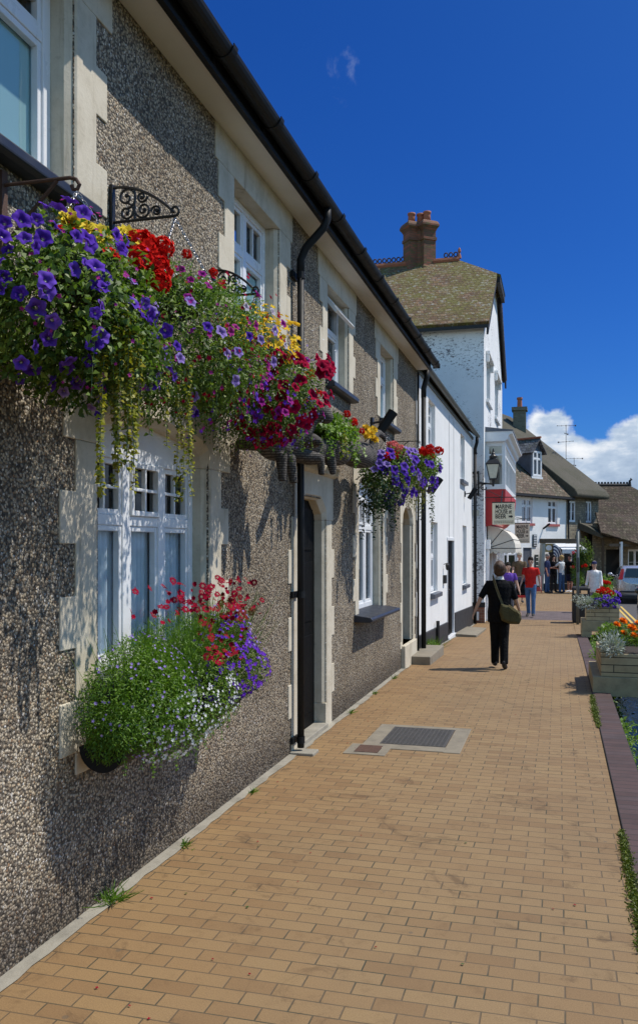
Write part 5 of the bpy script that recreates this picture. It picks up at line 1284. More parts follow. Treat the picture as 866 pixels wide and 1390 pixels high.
mb.poly([F3.P(ua+.05,.05,oz0+.1),F3.P(ua+.05,dd-.05,oz0+.1),F3.P(ua+.05,dd-.05,oz1-.1),F3.P(ua+.05,.05,oz1-.1)]); mb.poly([F3.P(ua+.06,dd-.05,oz0+.1),F3.P(ub-.06,dd-.05,oz0+.1),F3.P(ub-.06,dd-.05,oz1-.1),F3.P(ua+.06,dd-.05,oz1-.1)])
mb.build('pane', M['glass'], ob)
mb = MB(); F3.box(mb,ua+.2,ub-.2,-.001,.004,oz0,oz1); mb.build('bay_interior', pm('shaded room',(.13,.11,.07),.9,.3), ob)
mb = MB(); F3.ext_u(mb, [(0,oz1),(dd,oz1),(dd+.07,oz1+.06),(dd+.10,oz1+.16),(dd+.20,oz1+.22),(dd+.20,oz1+.28),(0,oz1+.28)], ua-.14, ub+.14); mb.build('cornice', M['wood_white'], ob)
mb = MB(); F3.ext_u(mb, [(0,oz1+.281),(dd+.22,oz1+.281),(dd+.22,oz1+.31),(0,oz1+.42)], ua-.16, ub+.16); mb.build('lead_roof', M['slate'], ob)
redp = pm('red gloss paint', (.50,.02,.025), .4, .15, 4)
mb = MB(); pts = [(0,oz0-.002)] + [(dd*math.cos(a)**.8, oz0-.002-1.05*math.sin(a)) for a in np.linspace(0, math.pi/2-.05, 10)] + [(0,oz0-1.06)]
F3.ext_u(mb, pts, ua+.03, ub-.03); mb.build('bay_base', redp, ob)
mb = MB(); mb.tube([F3.P(ua-.02,dd*.86,3.45),F3.P(ua-.03,dd*.78,3.05),F3.P(ua-.02,dd*.55,2.72)], .02, 6); mb.build('pipe', M['slate'], ob)
mb = MB(); mb.box(-.10,.14,YA-.02,YA-.005,2.72,2.88); tag(mb.build('wall_plaque', pm('cream enamel',(.62,.58,.48),.5,.2,30)), 'small cream plaque high on the shaded side wall of the tall white house', 'plaque')
mb = MB(); mb.box(.02,.14,YA-.10,YA-.03,-.22,.02); tag(mb.build('meter_box', M['upvc']), 'small white box low on the brick base of the tall white house', 'box')

# street lantern on the corner
LP = thing('street_lantern', (.2,YA-.05,3.6), 'black Victorian street lantern on a scrolled wall bracket of the tall white house', 'street lamp')
yl = YA-.28
mb = MB(); mb.box(.10,.14,YA-.03,YA-.002,3.28,3.98); mb.box(-.15,.14,YA-.05,YA-.03,3.90,3.96); mb.box(-.15,.14,YA-.05,YA-.03,3.30,3.36)
mb.tube([(.12,YA-.03,3.64),(.3,yl+.1,3.62),(.55,yl,3.58)], .022, 8)
sp = [(.30+.15*math.cos(a)*(1-.1*a), yl+.12-.05*math.cos(a), 3.50+.11*math.sin(a)*(1-.1*a)) for a in np.linspace(1.2,6.5,18)]; mb.tube(sp, .014, 6)
mb.tube([(.55,yl,3.52),(.55,yl,3.72)], [.03,.05], 8); mb.build('bracket', M['iron'], LP)
def lay(r, h): return [(.55+r*math.cos(R(a)), yl+r*math.sin(R(a)), h) for a in (45,135,225,315)]
mb = MB(); mb.loft([lay(.13,3.74), lay(.245,4.12)]); gl = mb.build('glass', pm('milky lantern glass',(.50,.52,.45),.25,.1,8), LP)
mb = MB()
for a in (45,135,225,315): mb.tube([(.55+.135*math.cos(R(a)),yl+.135*math.sin(R(a)),3.72),(.55+.25*math.cos(R(a)),yl+.25*math.sin(R(a)),4.13)], .014, 6)
mb.loft([lay(.15,3.70), lay(.15,3.74)]); mb.build('frame', M['iron'], LP)
mb = MB(); mb.loft([lay(.275,4.12), lay(.275,4.15), lay(.15,4.27), lay(.09,4.30)]); mb.lathe([(.09,4.30),(.10,4.36),(.06,4.40),(.05,4.44),(.025,4.47),(.03,4.50),(.005,4.58)], (.55,yl,0), 10); mb.build('cap', M['iron'], LP)

# hanging signs with their lettering
def text(par, s, loc, size, mat, rot, name='lettering', align='CENTER', ext=.004, sx=1):
    cu = bpy.data.curves.new(name, 'FONT'); cu.body = s; cu.size = size; cu.align_x = align; cu.extrude = ext; cu.offset = .003*size/.2
    o = bpy.data.objects.new(name, cu); C.objects.link(o)
    me = bpy.data.meshes.new_from_object(o.evaluated_get(bpy.context.evaluated_depsgraph_get())); bpy.data.objects.remove(o)
    me.materials.clear(); me.materials.append(M[mat]); q = link_mesh(name, me, par)
    inv = WM[par.name].inverted() if par else Matrix.Identity(4)
    q.matrix_local = inv @ (Matrix.Translation(loc) @ rot.to_4x4() @ Matrix.Diagonal((sx,1,1,1))); return q
M['ink'] = pm('black sign paint', (.02,.018,.015), .6, 0)
FACE_S = Matrix.Rotation(R(90), 3, 'X')                   # faces -Y
def hangsign(x0,x1,y,z0,z1,label):
    t = thing('hanging_sign', ((x0+x1)/2,y,z1), label, 'sign', 'hanging shop signs')
    w, h = x1-x0, z1-z0
    mb = MB(); mb.box(x0,x1,y-.02,y+.02,z0,z1); bd = mb.build('sign_board', pm('cream sign paint '+str(round(y)),(.80,.72,.53),.6,.08,6), t, bevel=.004)
    mb = MB(); mb.box(x0-.012,x1+.012,y-.026,y+.026,z1+.001,z1+.03); mb.tube([(X0,y,z1+.16),(x1+.03,y,z1+.16)], .014, 6); mb.tube([(x0+.1,y,z1+.02),(x0+.1,y,z1+.16)], .008, 6); mb.tube([(x1-.1,y,z1+.02),(x1-.1,y,z1+.16)], .008, 6); mb.tube([(X0,y,z1+.40),(x0+.25,y,z1+.17)], .010, 6); mb.build('hanger', M['iron'], t)
    for i,(s, fx) in enumerate((('MARINE', .0), ('HOUSE at', 0), ('BEER', -.13))):
        q = text(t, s, ((x0+x1)/2+fx*w, y-.0225, z0+h*(.735-.225*i)), h*.275, 'ink', FACE_S, sx=(.76 if s == 'MARINE' else .65 if s[0] == 'H' else .84)*w/.63)
    mb = MB()                                             # fish shaped device after the last word
    cx, cz, r = x0+w*.83, z0+h*.37, w*.075
    pts = [(cx-r*1.3,cz+r*.8),(cx-r*.7,cz+r*.25),(cx,cz+r*.75),(cx+r*.8,cz+r*.55),(cx+r*1.2,cz),(cx+r*.8,cz-r*.6),(cx,cz-r*.8),(cx-r*.7,cz-r*.3),(cx-r*1.3,cz-r*.8)]
    mb.extrude([(a,y-.026,b_) for a,b_ in pts],[(a,y-.021,b_) for a,b_ in pts]); mb.build('device', M['ink'], t)
    mb = MB()
    for k in range(2):
        x = x0+w*.08
        while x < x1-w*.1: q = rnd.uniform(.02,.05)*w/.63; mb.box(x,x+q,y-.0245,y-.0205,z0+h*(.145-.075*k),z0+h*(.172-.075*k)); x += q+.012
    mb.build('small_lettering', M['ink'], t)
hangsign(.48,1.10,24.95,2.475,3.09,'nearer square cream hanging sign with black lettering in front of the red bay base')
hangsign(.84,1.34,30.4,1.97,2.64,'farther cream hanging sign with black lettering, partly behind the awning')

# cream awning: quarter barrel with closed ends and scalloped valance
AW = thing('awning', (X0,27.6,2.2), 'cream canvas barrel awning with scalloped edge over the shop door of the tall white house', 'awning')
canv = pm('cream canvas', (.66,.62,.53), .8, .08, 5)
u0_, u1_, rr, zc = 25.6, 29.6, .80, 1.80
arc = [(.02+rr*math.sin(a)*1.0, zc+.66*math.cos(a)) for a in np.linspace(0, math.pi/2, 9)]
mb = MB()
for i in range(8): mb.poly([F3.P(u0_,*arc[i]),F3.P(u1_,*arc[i]),F3.P(u1_,*arc[i+1]),F3.P(u0_,*arc[i+1])])
for u in (u0_,u1_):
    for i in range(8): mb.poly([F3.P(u,.02,zc),F3.P(u,*arc[i]),F3.P(u,*arc[i+1])])
def scallop(pa, pb, n):
    pa, pb = Vector(pa), Vector(pb)
    for i in range(n):
        a = pa.lerp(pb, i/n); b_ = pa.lerp(pb, (i+1)/n); pts = [a, b_] + [b_.lerp(a, q) + Vector((0,0,-.10-.06*math.sin(q*math.pi))) for q in np.linspace(0,1,7)]
        mb.poly(pts)
scallop(F3.P(u0_,.02,zc), F3.P(u0_,.82,zc), 5); scallop(F3.P(u0_,.82,zc), F3.P(u1_,.82,zc), 20); scallop(F3.P(u1_,.82,zc), F3.P(u1_,.02,zc), 5)
mb.build('canvas', canv, AW)
mb = MB()
for i in (0,3,6,8): mb.tube([F3.P(u0_-.004,.02,zc),F3.P(u0_-.004,*arc[i])], .011, 6)
for i in (3,6,8): mb.tube([F3.P(u0_,arc[i][0]+.004,arc[i][1]+.004),F3.P(u1_,arc[i][0]+.004,arc[i][1]+.004)], .008, 6)
mb.build('frame', M['iron'], AW)
# ---------------------------------------------------------------- houses round the bend
FA = 29.6
F4 = Fac(.57, 43.11, FA)
D4 = thing('dormer_house', F4.P(1,-3,-.3), 'white rendered cottage with lichened tile roof and one slate hung dormer', 'house')
w4 = [(.0,.95,3.0,4.22),(2.45,3.35,3.0,4.22)]
mb = MB(); F4.wall(mb, -6, 4.25, -.4, 4.5, w4+[(-2.6,-.4,-.1,2.1),(.1,.9,-.3,1.8)], .18); mb.poly([F4.P(4.25,0,-.4),F4.P(4.25,-8,-.4),F4.P(4.25,-8,4.4),F4.P(4.25,-4.2,8.6),F4.P(4.25,0,4.5)]); mb.poly([F4.P(-6,0,-.4),F4.P(-6,-8,-.4),F4.P(-6,-8,4.4),F4.P(-6,-4.2,8.6),F4.P(-6,0,4.5)])
mb.build('wall', M['white'], D4, recalc=False)
mb = MB(); F4.box(mb,-5.5,3.8,-2.0,-.6,-.3,4.4); mb.build('inner_wall', M['dark'], D4)
lt = m_moss_tiles('lichened clay tiles', (.12,.078,.05), (.085,.075,.035), (.26,.235,.19), .6)
def gable_roof(F, u0,u1, d0,z0, d1,z1, th, mat, par, back=True, name='roof'):
    mb = MB()
    for s in (0,1) if back else (0,):
        a, b_ = (d0, 2*d1-d0)[s], d1
        p = [F.P(u0,a,z0),F.P(u1,a,z0),F.P(u1,b_,z1),F.P(u0,b_,z1)]; A, B2 = slab(p, th); mb.extrude(A, B2)
    return mb.build(name, mat, par)
r4 = gable_roof(F4, -6.1, 4.5, .32, 4.42, -4.2, 8.65, .10, lt, D4)
mb = MB(); F4.box(mb,-6,4.5,.26,.38,4.30,4.40); mb.build('gutter', M['blackmatt'], D4)
mb = MB()
for i in range(32): u = -5.8+i*.33; F4.box(mb,u,u+.08,.05,.30,4.28,4.36)
mb.build('eaves_bracket', M['blackmatt'], D4)
for a,b_,c,d in w4:
    window(F4, D4, a,b_,c,d, -.05, 2, 3.85, (1,1), .06, 'wood_white', 'glassdark', blind=None)
    mb = MB(); F4.box(mb,a-.1,b_+.1,-.05,.10,c-.12,c); mb.build('sill', pm('faded red paint',(.38,.10,.09),.6,.2), D4)
window(F4, D4, -2.6,-.4,-.1,2.1, -.05, 3, 1.5, (2,1), .07, 'wood_white', 'glassdark')
mb = MB(); F4.box(mb,.1,.9,-.12,-.06,-.3,1.8); mb.build('door', M['slate'], D4)
mb = MB(); F4.box(mb,4.30,4.36,.06,.12,-.3,4.35); mb.build('downpipe', M['black'], D4)
# dormer
mb = MB(); du0, du1, dz0, dz1 = 2.0, 3.05, 5.5, 6.75; df = -.72
def quadz(u, d_, z): return F4.P(u, d_, z)
for u in (du0, du1): mb.poly([quadz(u,df,dz0),quadz(u,df,dz1),quadz(u,-2.2,dz1)])
mb.poly([quadz(du0,df,dz0-.1),quadz(du1,df,dz0-.1),quadz(du1,df,dz1),quadz((du0+du1)/2,df,dz1+.62),quadz(du0,df,dz1)])
dm = mb.build('dormer', M['slate'], D4)
window(F4, dm, du0+.10,du1-.10,dz0-.05,dz1, df+.06, 2, 6.35, (1,1), .07, 'wood_white', 'glassdark', name='dormer_window')
mb = MB(); F4.box(mb,du0,du1,df+.002,df+.06,dz0-.40,dz0-.06); mb.build('apron', M['wood_white'], dm)
mb = MB(); um = (du0+du1)/2
for s, ue in ((-1,du0-.16),(1,du1+.16)):
    p = [quadz(ue,df+.22,dz1-.12),quadz(um,df+.22,dz1+.66),quadz(um,-3.0,dz1+.66),quadz(ue,-2.3,dz1-.12)]; A, B2 = slab(p, .05); mb.extrude(A, B2)
mb.build('dormer_roof', m_moss_tiles('dormer slates', (.12,.12,.13), (.10,.10,.06), (.25,.25,.23), .2, .2), dm)
mb = MB(); mb.tube([quadz(um,df+.26,dz1+.70),quadz(um,-2.9,dz1+.70)], .06, 6); mb.build('ridge_tile', M['terracotta'], dm)

# thatched house
TH = thing('thatched_house', F4.P(6,-4,-.3), 'stone house with a huge smooth grey brown thatched roof', 'house')
thm, nt, N, L, b = newmat('old thatch'); co = coords(N); mp = N.new('ShaderNodeMapping'); mp.inputs['Scale'].default_value = (7,7,1.0); L.new(co, mp.inputs[0])
n = noise(N, L, mp.outputs[0], 3, 8, .8); n2 = noise(N, L, co, .7, 4, .6); n3 = noise(N, L, co, 40, 4, .8)
r = ramp(N, [(.3,(.065,.058,.042)),(.55,(.11,.098,.072)),(.8,(.155,.14,.105))]); L.new(n.outputs[0], r.inputs[0])
L.new(mixc(N, L, mrange(N, L, n2.outputs[0], .4, .65), r.outputs[0], mixc(N, L, .7, r.outputs[0], (.7,.75,.62), 'MULTIPLY')), b.inputs['Base Color']); b.inputs['Roughness'].default_value = .95; bump(N, L, b, n3.outputs[0], .9, .04)
rub = m_brick('rubble flint wall', [(.20,.17,.12),(.34,.29,.20),(.12,.11,.09),(.40,.36,.27)], (.20,.17,.12), .19, .11, .02, 'sum', .9, 1.0)
mb = MB(); tw = [(4.45,5.25,3.15,4.25),(6.35,7.0,3.15,4.3)]
F4.wall(mb, 4.26, 7.75, -.4, 4.6, tw+[(5.3,6.2,-.3,1.9)], .2); mb.poly([F4.P(7.75,0,-.4),F4.P(7.75,-12,-.4),F4.P(7.75,-12,4.5),F4.P(7.75,-6.3,9.4),F4.P(7.75,0,4.6)]); mb.build('wall', rub, TH, recalc=False)
mb = MB(); F4.box(mb,4.4,7.5,-2,-.6,-.3,4.5); mb.build('inner_wall', M['dark'], TH)
for a,b_,c,d in tw: window(F4, TH, a,b_,c,d, -.03, 2, None, (1,2), .06, 'wood_white', 'glassdark')
mb = MB(); th = .42
ring = [(.55,4.42),(.62,4.58),(.45,4.86),(-3.0,7.55),(-5.7,9.65),(-6.4,9.95),(-7.1,9.65),(-13,4.9),(-13,4.45),(-6.4,9.40),(.1,4.42)]
rings = []
for u, sc2 in ((4.32,1),(6,1),(7.6,1),(7.95,.99),(8.12,.97),(8.2,.94)):
    dc, zc_ = -5.0, 6.6; rings.append([F4.P(u, dc+(d_-dc)*sc2, zc_+(z-zc_)*(sc2 if sc2 < 1 else 1)) for d_, z in ring])
mb.loft(rings); mb.build('thatch', thm, TH, smooth=False, bevel=.06)
mb = MB(); q = F4.P(7.15,-4.6,0); mb.box(q.x-.36,q.x+.36,q.y-.36,q.y+.36,7.6,9.75); mb.box(q.x-.44,q.x+.44,q.y-.44,q.y+.44,9.75,9.95); chm = mb.build('chimney', m_brick('weathered chimney render',[(.14,.14,.10),(.19,.18,.13),(.12,.11,.08)],(.10,.10,.08),swap='sum'), TH)
mb = MB(); mb.lathe([(.15,0),(.13,.45),(.17,.5),(.16,.6),(.09,.6)], (q.x,q.y,9.95), 12); mb.build('chimney_pot', M['terracotta'], chm)
mb = MB(); F4.box(mb,5.55,5.62,.02,.09,2.1,3.3); mb.build('downpipe', M['concrete_l'], TH)
# low thatch canopy over the entrance
CP = thing('thatched_canopy', F4.P(7,1,2.3), 'sagging grey thatched porch canopy below the thatched house', 'canopy')
mb = MB(); rings = []
for u, dz in ((5.5,0),(6.6,-.06),(7.6,-.02),(8.6,-.1),(9.2,-.2)): rings.append([F4.P(u,d_,z+dz) for d_, z in ((0,3.15),(.5,2.95),(1.3,2.52),(1.42,2.36),(1.34,2.28),(0,2.75))])
mb.loft(rings); mb.build('thatch', thm, CP, bevel=.04)
mb = MB(); 
for u in (6.0,8.9):
    mb = MB(); mb.tube([F4.P(u,1.15,-.3),F4.P(u,1.15,2.36)], .07, 8); mb.build('post', M['bark'], CP)
# TV aerials
def aerial(p, h, label, arms=3):
    t = thing('aerial', p, label, 'aerial', 'television aerials'); p = Vector(p)
    mb = MB(); mb.tube([p-Vector((0,0,.4)), p+Vector((0,0,h))], .016, 6); mb.build('mast', M['rust'], t)
    mb = MB()
    for i in range(arms):
        z = h*(.97-.24*i); c = p+Vector((0,0,z)); a = R(20+60*i); dv = Vector((math.cos(a),math.sin(a)*.5,0)); mb.tube([c-dv*.55, c+dv*.5], .010, 5)
        for k in range(5): q = c-dv*.5+dv*k*.24; mb.tube([q+Vector((0,-.2,0)).cross(dv).normalized()*.0+Vector((-.0,-.22,0)), q+Vector((0,.22,0))], .010, 4)
        mb.ell(c+dv*.55, (.04,.04,.05), 8, 5)
    mb.build('antenna', M['rust'], t)
aerial(F4.P(8.0,-2.1,6.9), 1.9, 'tall television aerial beyond the slope of the thatched roof')
# brown tiled house
F5 = Fac(2.9, 53.1, 74.5)
BH = thing('brown_roof_house', F5.P(4,-4,-.3), 'stone house with a broad mossy brown tiled roof and crested ridge at the far end', 'house')
bt = m_moss_tiles('old brown tiles', (.058,.034,.022), (.050,.042,.012), (.15,.125,.085), .7, .22)
mb = MB(); F5.wall(mb, -2, 7.5, -.4, 2.95, [(1.8,2.7,.4,1.9),(4,5,.4,1.9)], .2); mb.build('wall', rub, BH, recalc=False)
mb = MB(); F5.box(mb,-1.5,7,-3,-.6,-.3,2.9); mb.build('inner_wall', M['dark'], BH)
mb = MB()
A, B2 = slab([F5.P(-2,.4,2.85),F5.P(8.3,.4,2.85),F5.P(4.95,-3.9,5.75),F5.P(-2,-3.9,5.75)], .12); mb.extrude(A, B2)
A, B2 = slab([F5.P(8.3,.4,2.85),F5.P(8.3,-8.2,2.85),F5.P(4.95,-3.9,5.75)], .12); mb.extrude(A, B2)
A, B2 = slab([F5.P(-2,-8.2,2.85),F5.P(8.3,-8.2,2.85),F5.P(4.95,-3.9,5.75),F5.P(-2,-3.9,5.75)], .12); mb.extrude(A, B2)
br_ = mb.build('roof', bt, BH)
mb = MB(); mb.tube([F5.P(-2,-3.9,5.78),F5.P(4.95,-3.9,5.78)], .10, 6)
for i in range(34): u = 4.8-i*.2; F5.box(mb,u-.055,u+.055,-3.94,-3.86,5.83,5.97)
mb.tube([F5.P(4.97,-3.9,5.7),F5.P(4.97,-3.9,6.05),F5.P(5.08,-3.9,6.12),F5.P(5.02,-3.9,6.22)], [.12,.07,.08,.03], 6)
mb.build('ridge_tile', M['blackmatt'], br_)
aerial(F5.P(1.55,-4.3,5.8), 1.75, 'television aerial above the ridge of the brown tiled house')
# lean-to with verandah
F6 = Fac(4.55, 48.4, 62)
LN = thing('lean_to', F6.P(2,1,-.3), 'open lean-to with ragged brown tiled roof and pale verandah posts', 'lean-to')
mb = MB(); A, B2 = slab([F6.P(-.3,-.2,3.7),F6.P(3.4,1.9,2.15),F6.P(.9,2.1,1.98),F6.P(-.8,1.2,2.6)], .10); mb.extrude(A, B2)
A, B2 = slab([F6.P(-.3,-.2,3.7),F6.P(4.6,-.4,3.3),F6.P(3.4,1.9,2.15)], .10); mb.extrude(A, B2)
mb.build('roof', bt, LN)
mb = MB(); F6.wall(mb, -.6, 4.6, -.4, 3.1, [(.2,1.1,.0,1.7),(1.5,2.4,.3,1.7),(2.8,3.7,.3,1.7)], .2); mb.build('wall', rub, LN, recalc=False)
mb = MB(); F6.box(mb,-.4,4.4,-1.4,-.5,-.3,3); mb.build('inner_wall', M['dark'], LN)
for a,b_ in ((1.5,2.4),(2.8,3.7)): window(F6, LN, a,b_,.3,1.7, -.05, 2, None, (1,2), .07, 'wood_white', 'glassdark')
for u in (.1,1.3,3.1):
    mb = MB(); F6.box(mb,u-.06,u+.06,1.55,1.67,-.3,2.1); mb.build('post', M['wood_white'], LN)
mb = MB(); F6.box(mb,-.6,3.3,1.60,1.66,1.86,2.0); mb.build('beam', M['bark'], LN)
# porch of the shop: posts and a dark beam, board, striped and white awnings
PO = thing('shop_porch', (2.3,43.0,-.3), 'shop porch of pale side panel and dark timber beam with a round white sign', 'porch')
F7 = Fac(1.49, 43.7, 72)
mb = MB(); F7.box(mb,-.12,2.15,-.02,.16,2.02,2.24); mb.build('beam', M['bark'], PO, bevel=.02)
mb = MB(); mb.hexa([F7.P(-.16,-.3,-.3),F7.P(.05,-.3,-.3),F7.P(.05,.1,-.3),F7.P(-.16,.1,-.3),F7.P(.02,-.3,2.02),F7.P(.16,-.3,2.02),F7.P(.16,.1,2.02),F7.P(.02,.1,2.02)]); mb.build('side_panel', pm('sage grey paint',(.34,.36,.33),.6,.12,5), PO)
mb = MB(); F7.box(mb,.1,2.1,-1.4,-.4,-.3,.0); F7.box(mb,.05,2.1,-1.5,-1.42,-.3,2.0); mb.build('back_panel', M['dark'], PO)
mb = MB(); F7.box(mb,.17,.50,.02,.06,1.58,2.0); mb.build('board', pm('ochre board',(.42,.32,.12),.6,.15), PO)
mb = MB(); mb.extrude([F7.P(.335+.15*math.cos(a),.065,1.79+.13*math.sin(a)) for a in np.linspace(0,6.283,20)[:-1]],[F7.P(.335+.15*math.cos(a),.075,1.79+.13*math.sin(a)) for a in np.linspace(0,6.283,20)[:-1]]); mb.build('round_sign', M['upvc'], PO)
SA = thing('striped_awning', F7.P(.8,.2,1.8), 'small navy and white striped barrel awning inside the shop porch', 'awning')
mb = MB(); navy = cloth('navy canvas',(.03,.045,.12)); nst = 12
for i in range(nst):
    a0, a1 = math.pi/2*i/nst, math.pi/2*(i+1)/nst; q = lambda a, r: (.52+.42*math.sin(a)*r, 1.35+.62*math.cos(a)*r)
    for (ra, rb, dd_) in ((1,1,.30),):
        u0_, z0_ = q(a0,1); u1_, z1_ = q(a1,1); mb.poly([F7.P(u0_,.22,z0_),F7.P(u1_,.22,z1_),F7.P(u1_,-.5,z1_),F7.P(u0_,-.5,z0_)], i % 2)
for i in range(8):
    r0, r1 = i/8, (i+1)/8
    for k in range(8):
        a0, a1 = math.pi/2*k/8, math.pi/2*(k+1)/8; P_ = lambda a, r: F7.P(.52+.42*math.sin(a)*r, .222, 1.35+.62*math.cos(a)*r)
        mb.poly([P_(a0,r0),P_(a1,r0),P_(a1,r1),P_(a0,r1)] if r0 > 0 else [P_(0,0),P_(a1,r1),P_(a0,r1)], i % 2)
mb.build('canvas', [navy, cloth('white canvas',(.72,.72,.72))], SA, recalc=False)
WA = thing('white_awning', F7.P(1.5,.3,1.9), 'flat white awning and fascia to the right of the striped one', 'awning')
mb = MB(); A, B2 = slab([F7.P(.86,-.7,2.0),F7.P(2.08,-.7,2.0),F7.P(2.08,.5,1.72),F7.P(.86,.5,1.72)], .02); mb.extrude(A, B2); F7.box(mb,.86,2.08,.48,.50,1.52,1.70); mb.build('canvas', cloth('white awning canvas',(.72,.73,.74)), WA)
mb = MB(); 
for u in (1.0,1.3,1.7,2.0):
    mb = MB(); F7.box(mb,u-.03,u+.03,-.72,-.66,-.3,1.95); mb.build('post', M['wood_white'], WA)
# boards on the white wall
for (u0_,u1_,z0_,z1_,lab) in ((.95,1.30,1.85,2.45,'small dark notice plaque on the white wall above the shop window'),(1.15,1.45,-.05,1.45,'tall dark slatted board on the white wall left of the porch')):
    mb = MB(); F4.box(mb,u0_,u1_,.001,.05,z0_,z1_)
    k = MB()
    for i in range(7): zz = z0_+(z1_-z0_)*(i+.5)/7.2; F4.box(k,u0_+.05,u1_-.05,.05,.062,zz,zz+.03)
    o = tag(mb.build('notice_board', M['carglass']), lab, 'board', 'dark boards on the white wall'); k.build('slat', M['upvc'], o)
mb = MB(); mb.tube([F4.P(1.95,.02,2.75),F4.P(2.0,.35,3.0)], .05, 6); tag(mb.build('flood_lamp', M['black']), 'small dark lamp on the white wall between the two upper windows', 'wall light')

# ---------------------------------------------------------------- street furniture
t = thing('litter_bin', (2.90,25.5,-.3), 'black litter bin beside the grey signpost', 'litter bin')
mb = MB(); sq = lambda r, z, w=.24: [(2.90+w*r*a, 25.5+w*r*b_, z) for a,b_ in ((-1,-.8),(-.8,-1),(.8,-1),(1,-.8),(1,.8),(.8,1),(-.8,1),(-1,.8))]
mb.loft([sq(.94,-.3), sq(1,-.22), sq(1,.50)]); mb.build('bin_body', M['blackmatt'], t)
mb = MB()
for x, y in ((-.21,-.21),(.21,-.21),(.21,.21),(-.21,.21)): mb.box(2.90+x-.025,2.90+x+.025,25.5+y-.025,25.5+y+.025,.50,.62)
mb.loft([sq(1.04,.62), sq(1.04,.68), sq(.9,.72)]); mb.build('hood', M['blackmatt'], t)
t = thing('signpost', (2.80,24.66,-.27), 'slim grey metal signpost standing by the litter bin', 'post')
mb = MB(); mb.tube([(2.80,24.66,-.3),(2.80,24.66,2.28)], .042, 10); mb.build('pole', pm('galvanised pole',(.10,.12,.125),.5,.2,8,0,1,0), t, smooth=True)
mb = MB(); mb.lathe([(.046,0),(.046,.03),(.02,.05)], (2.80,24.66,2.27), 10); mb.box(2.77,2.83,24.60,24.61,1.15,1.55); mb.build('sign_plate', M['carglass'], t)

# timber planters over the stream
def planter(x0,x1,y0,y1,z0,zp,zt,label):
    t = thing('planter', ((x0+x1)/2,(y0+y1)/2,z0), label, 'planter', 'timber planters over the stream')
    mb = MB(); mb.box(x0-.10,x1+.10,y0-.06,y1+.06,zp-.24,zp); mb.box(x0-.10,x0+.12,y0-.06,y1+.06,z0,zp-.24); mb.box(x1-.05,x1+.10,y0-.06,y1+.06,z0,zp-.24); mb.build('plinth', M['slabwood'], t, bevel=.012)
    mb = MB()
    for a in ((x0,x1,y0,y0+.05),(x0,x1,y1-.05,y1),(x0,x0+.05,y0+.05,y1-.05),(x1-.05,x1,y0+.05,y1-.05)): mb.box(*a,zp+.001,zt)
    n_ = 4; h_ = (zt-zp)/n_
    for i in range(1, n_): mb.box(x0-.006,x1+.006,y0-.006,y1+.006,zp+i*h_-.006,zp+i*h_+.006) if False else None
    mb.build('planter_box', M['plwood'], t, bevel=.008)
    mb = MB(); mb.box(x0+.05,x1-.05,y0+.05,y1-.05,zp,zt-.05); mb.build('soil', M['soil'], t)
    return t
def silver(t, c, r, seed, n=900):
    P,U = blob(n, c, r, seed, .25, .3); D = U*.8+rdir(n)*.6+np.array([0,0,.5]); L_ = rg.uniform(.03,.07,n); V, F_ = leaves(P, D, rdir(n)*.6+np.array([.2,-.3,.7]), L_, L_*.24); plant_mesh('silver_foliage', V, F_, [M['leafgrey']], t)
p1 = planter(2.81,4.15,11.45,12.9,-.02,.21,.50,'nearest timber planter with silver foliage and orange marigolds')
silver(p1, (2.93,11.55,.58), (.20,.20,.15), 71, 900)
P,U = blob(2200, (3.40,11.8,.60), (.42,.40,.20), 72, .3, .2, True); foliage(p1, P, U, 'leafmid', (.03,.06), .35, .1)
P,U = blob(900, (3.0,12.2,.62), (.25,.35,.22), 73, .3, .2, True); foliage(p1, P, U, 'leafmid', (.03,.07), .4, .1)
for q,s in (((3.12,11.98,.86),.9),((3.20,11.72,.80),1.2),((3.32,11.66,.78),1.25),((3.30,11.9,.84),1.1),((3.10,11.70,.74),.8),((3.42,11.7,.80),1.1),((3.5,11.9,.85),1.1),((3.62,11.75,.8),1.2),((3.75,12.0,.83),1.0)): flower(p1, 'ora', q, (.3,-.5,.8), s*1.1)
for q,s in (((3.02,11.75,.84),.9),((3.10,11.85,.88),1.0),((3.22,11.6,.72),.9)): flower(p1, 'ora', q, (.3,-.5,.8), s*1.1)
for q in ((3.34,11.48,.62),(3.42,11.46,.60),(3.5,11.5,.64)): flower(p1, 'ger_red', q, (.3,-.8,.5), .8)
flowers(p1, 'petunia_purple', 6, (3.6,11.6,.6), (.3,.2,.15), 72, lambda p,u: u[1] < 0)
p2 = planter(2.90,3.62,20.6,21.5,-.22,.16,.45,'middle timber planter with scarlet geraniums and violet petunias')
silver(p2, (2.92,20.6,.58), (.28,.18,.15), 75, 800)
P,U = blob(1500, (3.28,20.95,.52), (.36,.40,.26), 76, .3, .25, True); foliage(p2, P, U, 'leafmid', (.04,.08), .5, .1)
for q in ((3.18,20.75,.82),(3.30,20.7,.80),(3.38,20.85,.84),(3.26,20.9,.86),(3.44,20.72,.78)): flower(p2, 'ger_red', q, (.3,-.6,.7), 1.3)
flowers(p2, 'petunia_purple', 26, (3.30,20.72,.55), (.22,.20,.17), 76, lambda p,u: u[1] < .2 and u[2] > -.3, s=(1.3,1.7), minsep=.05); flowers(p2, 'petunia_purple', 12, (3.58,20.8,.62), (.10,.20,.2), 77, lambda p,u: u[1] < .2, s=(1.3,1.6))
p3 = planter(3.45,4.0,29.8,30.7,-.3,.02,.30,'farthest timber planter of red flowers beside the older person')
P,U = blob(900, (3.7,30.1,.40), (.34,.4,.24), 78, .3, .25, True); foliage(p3, P, U, 'leafmid', (.05,.1), .5, .1)
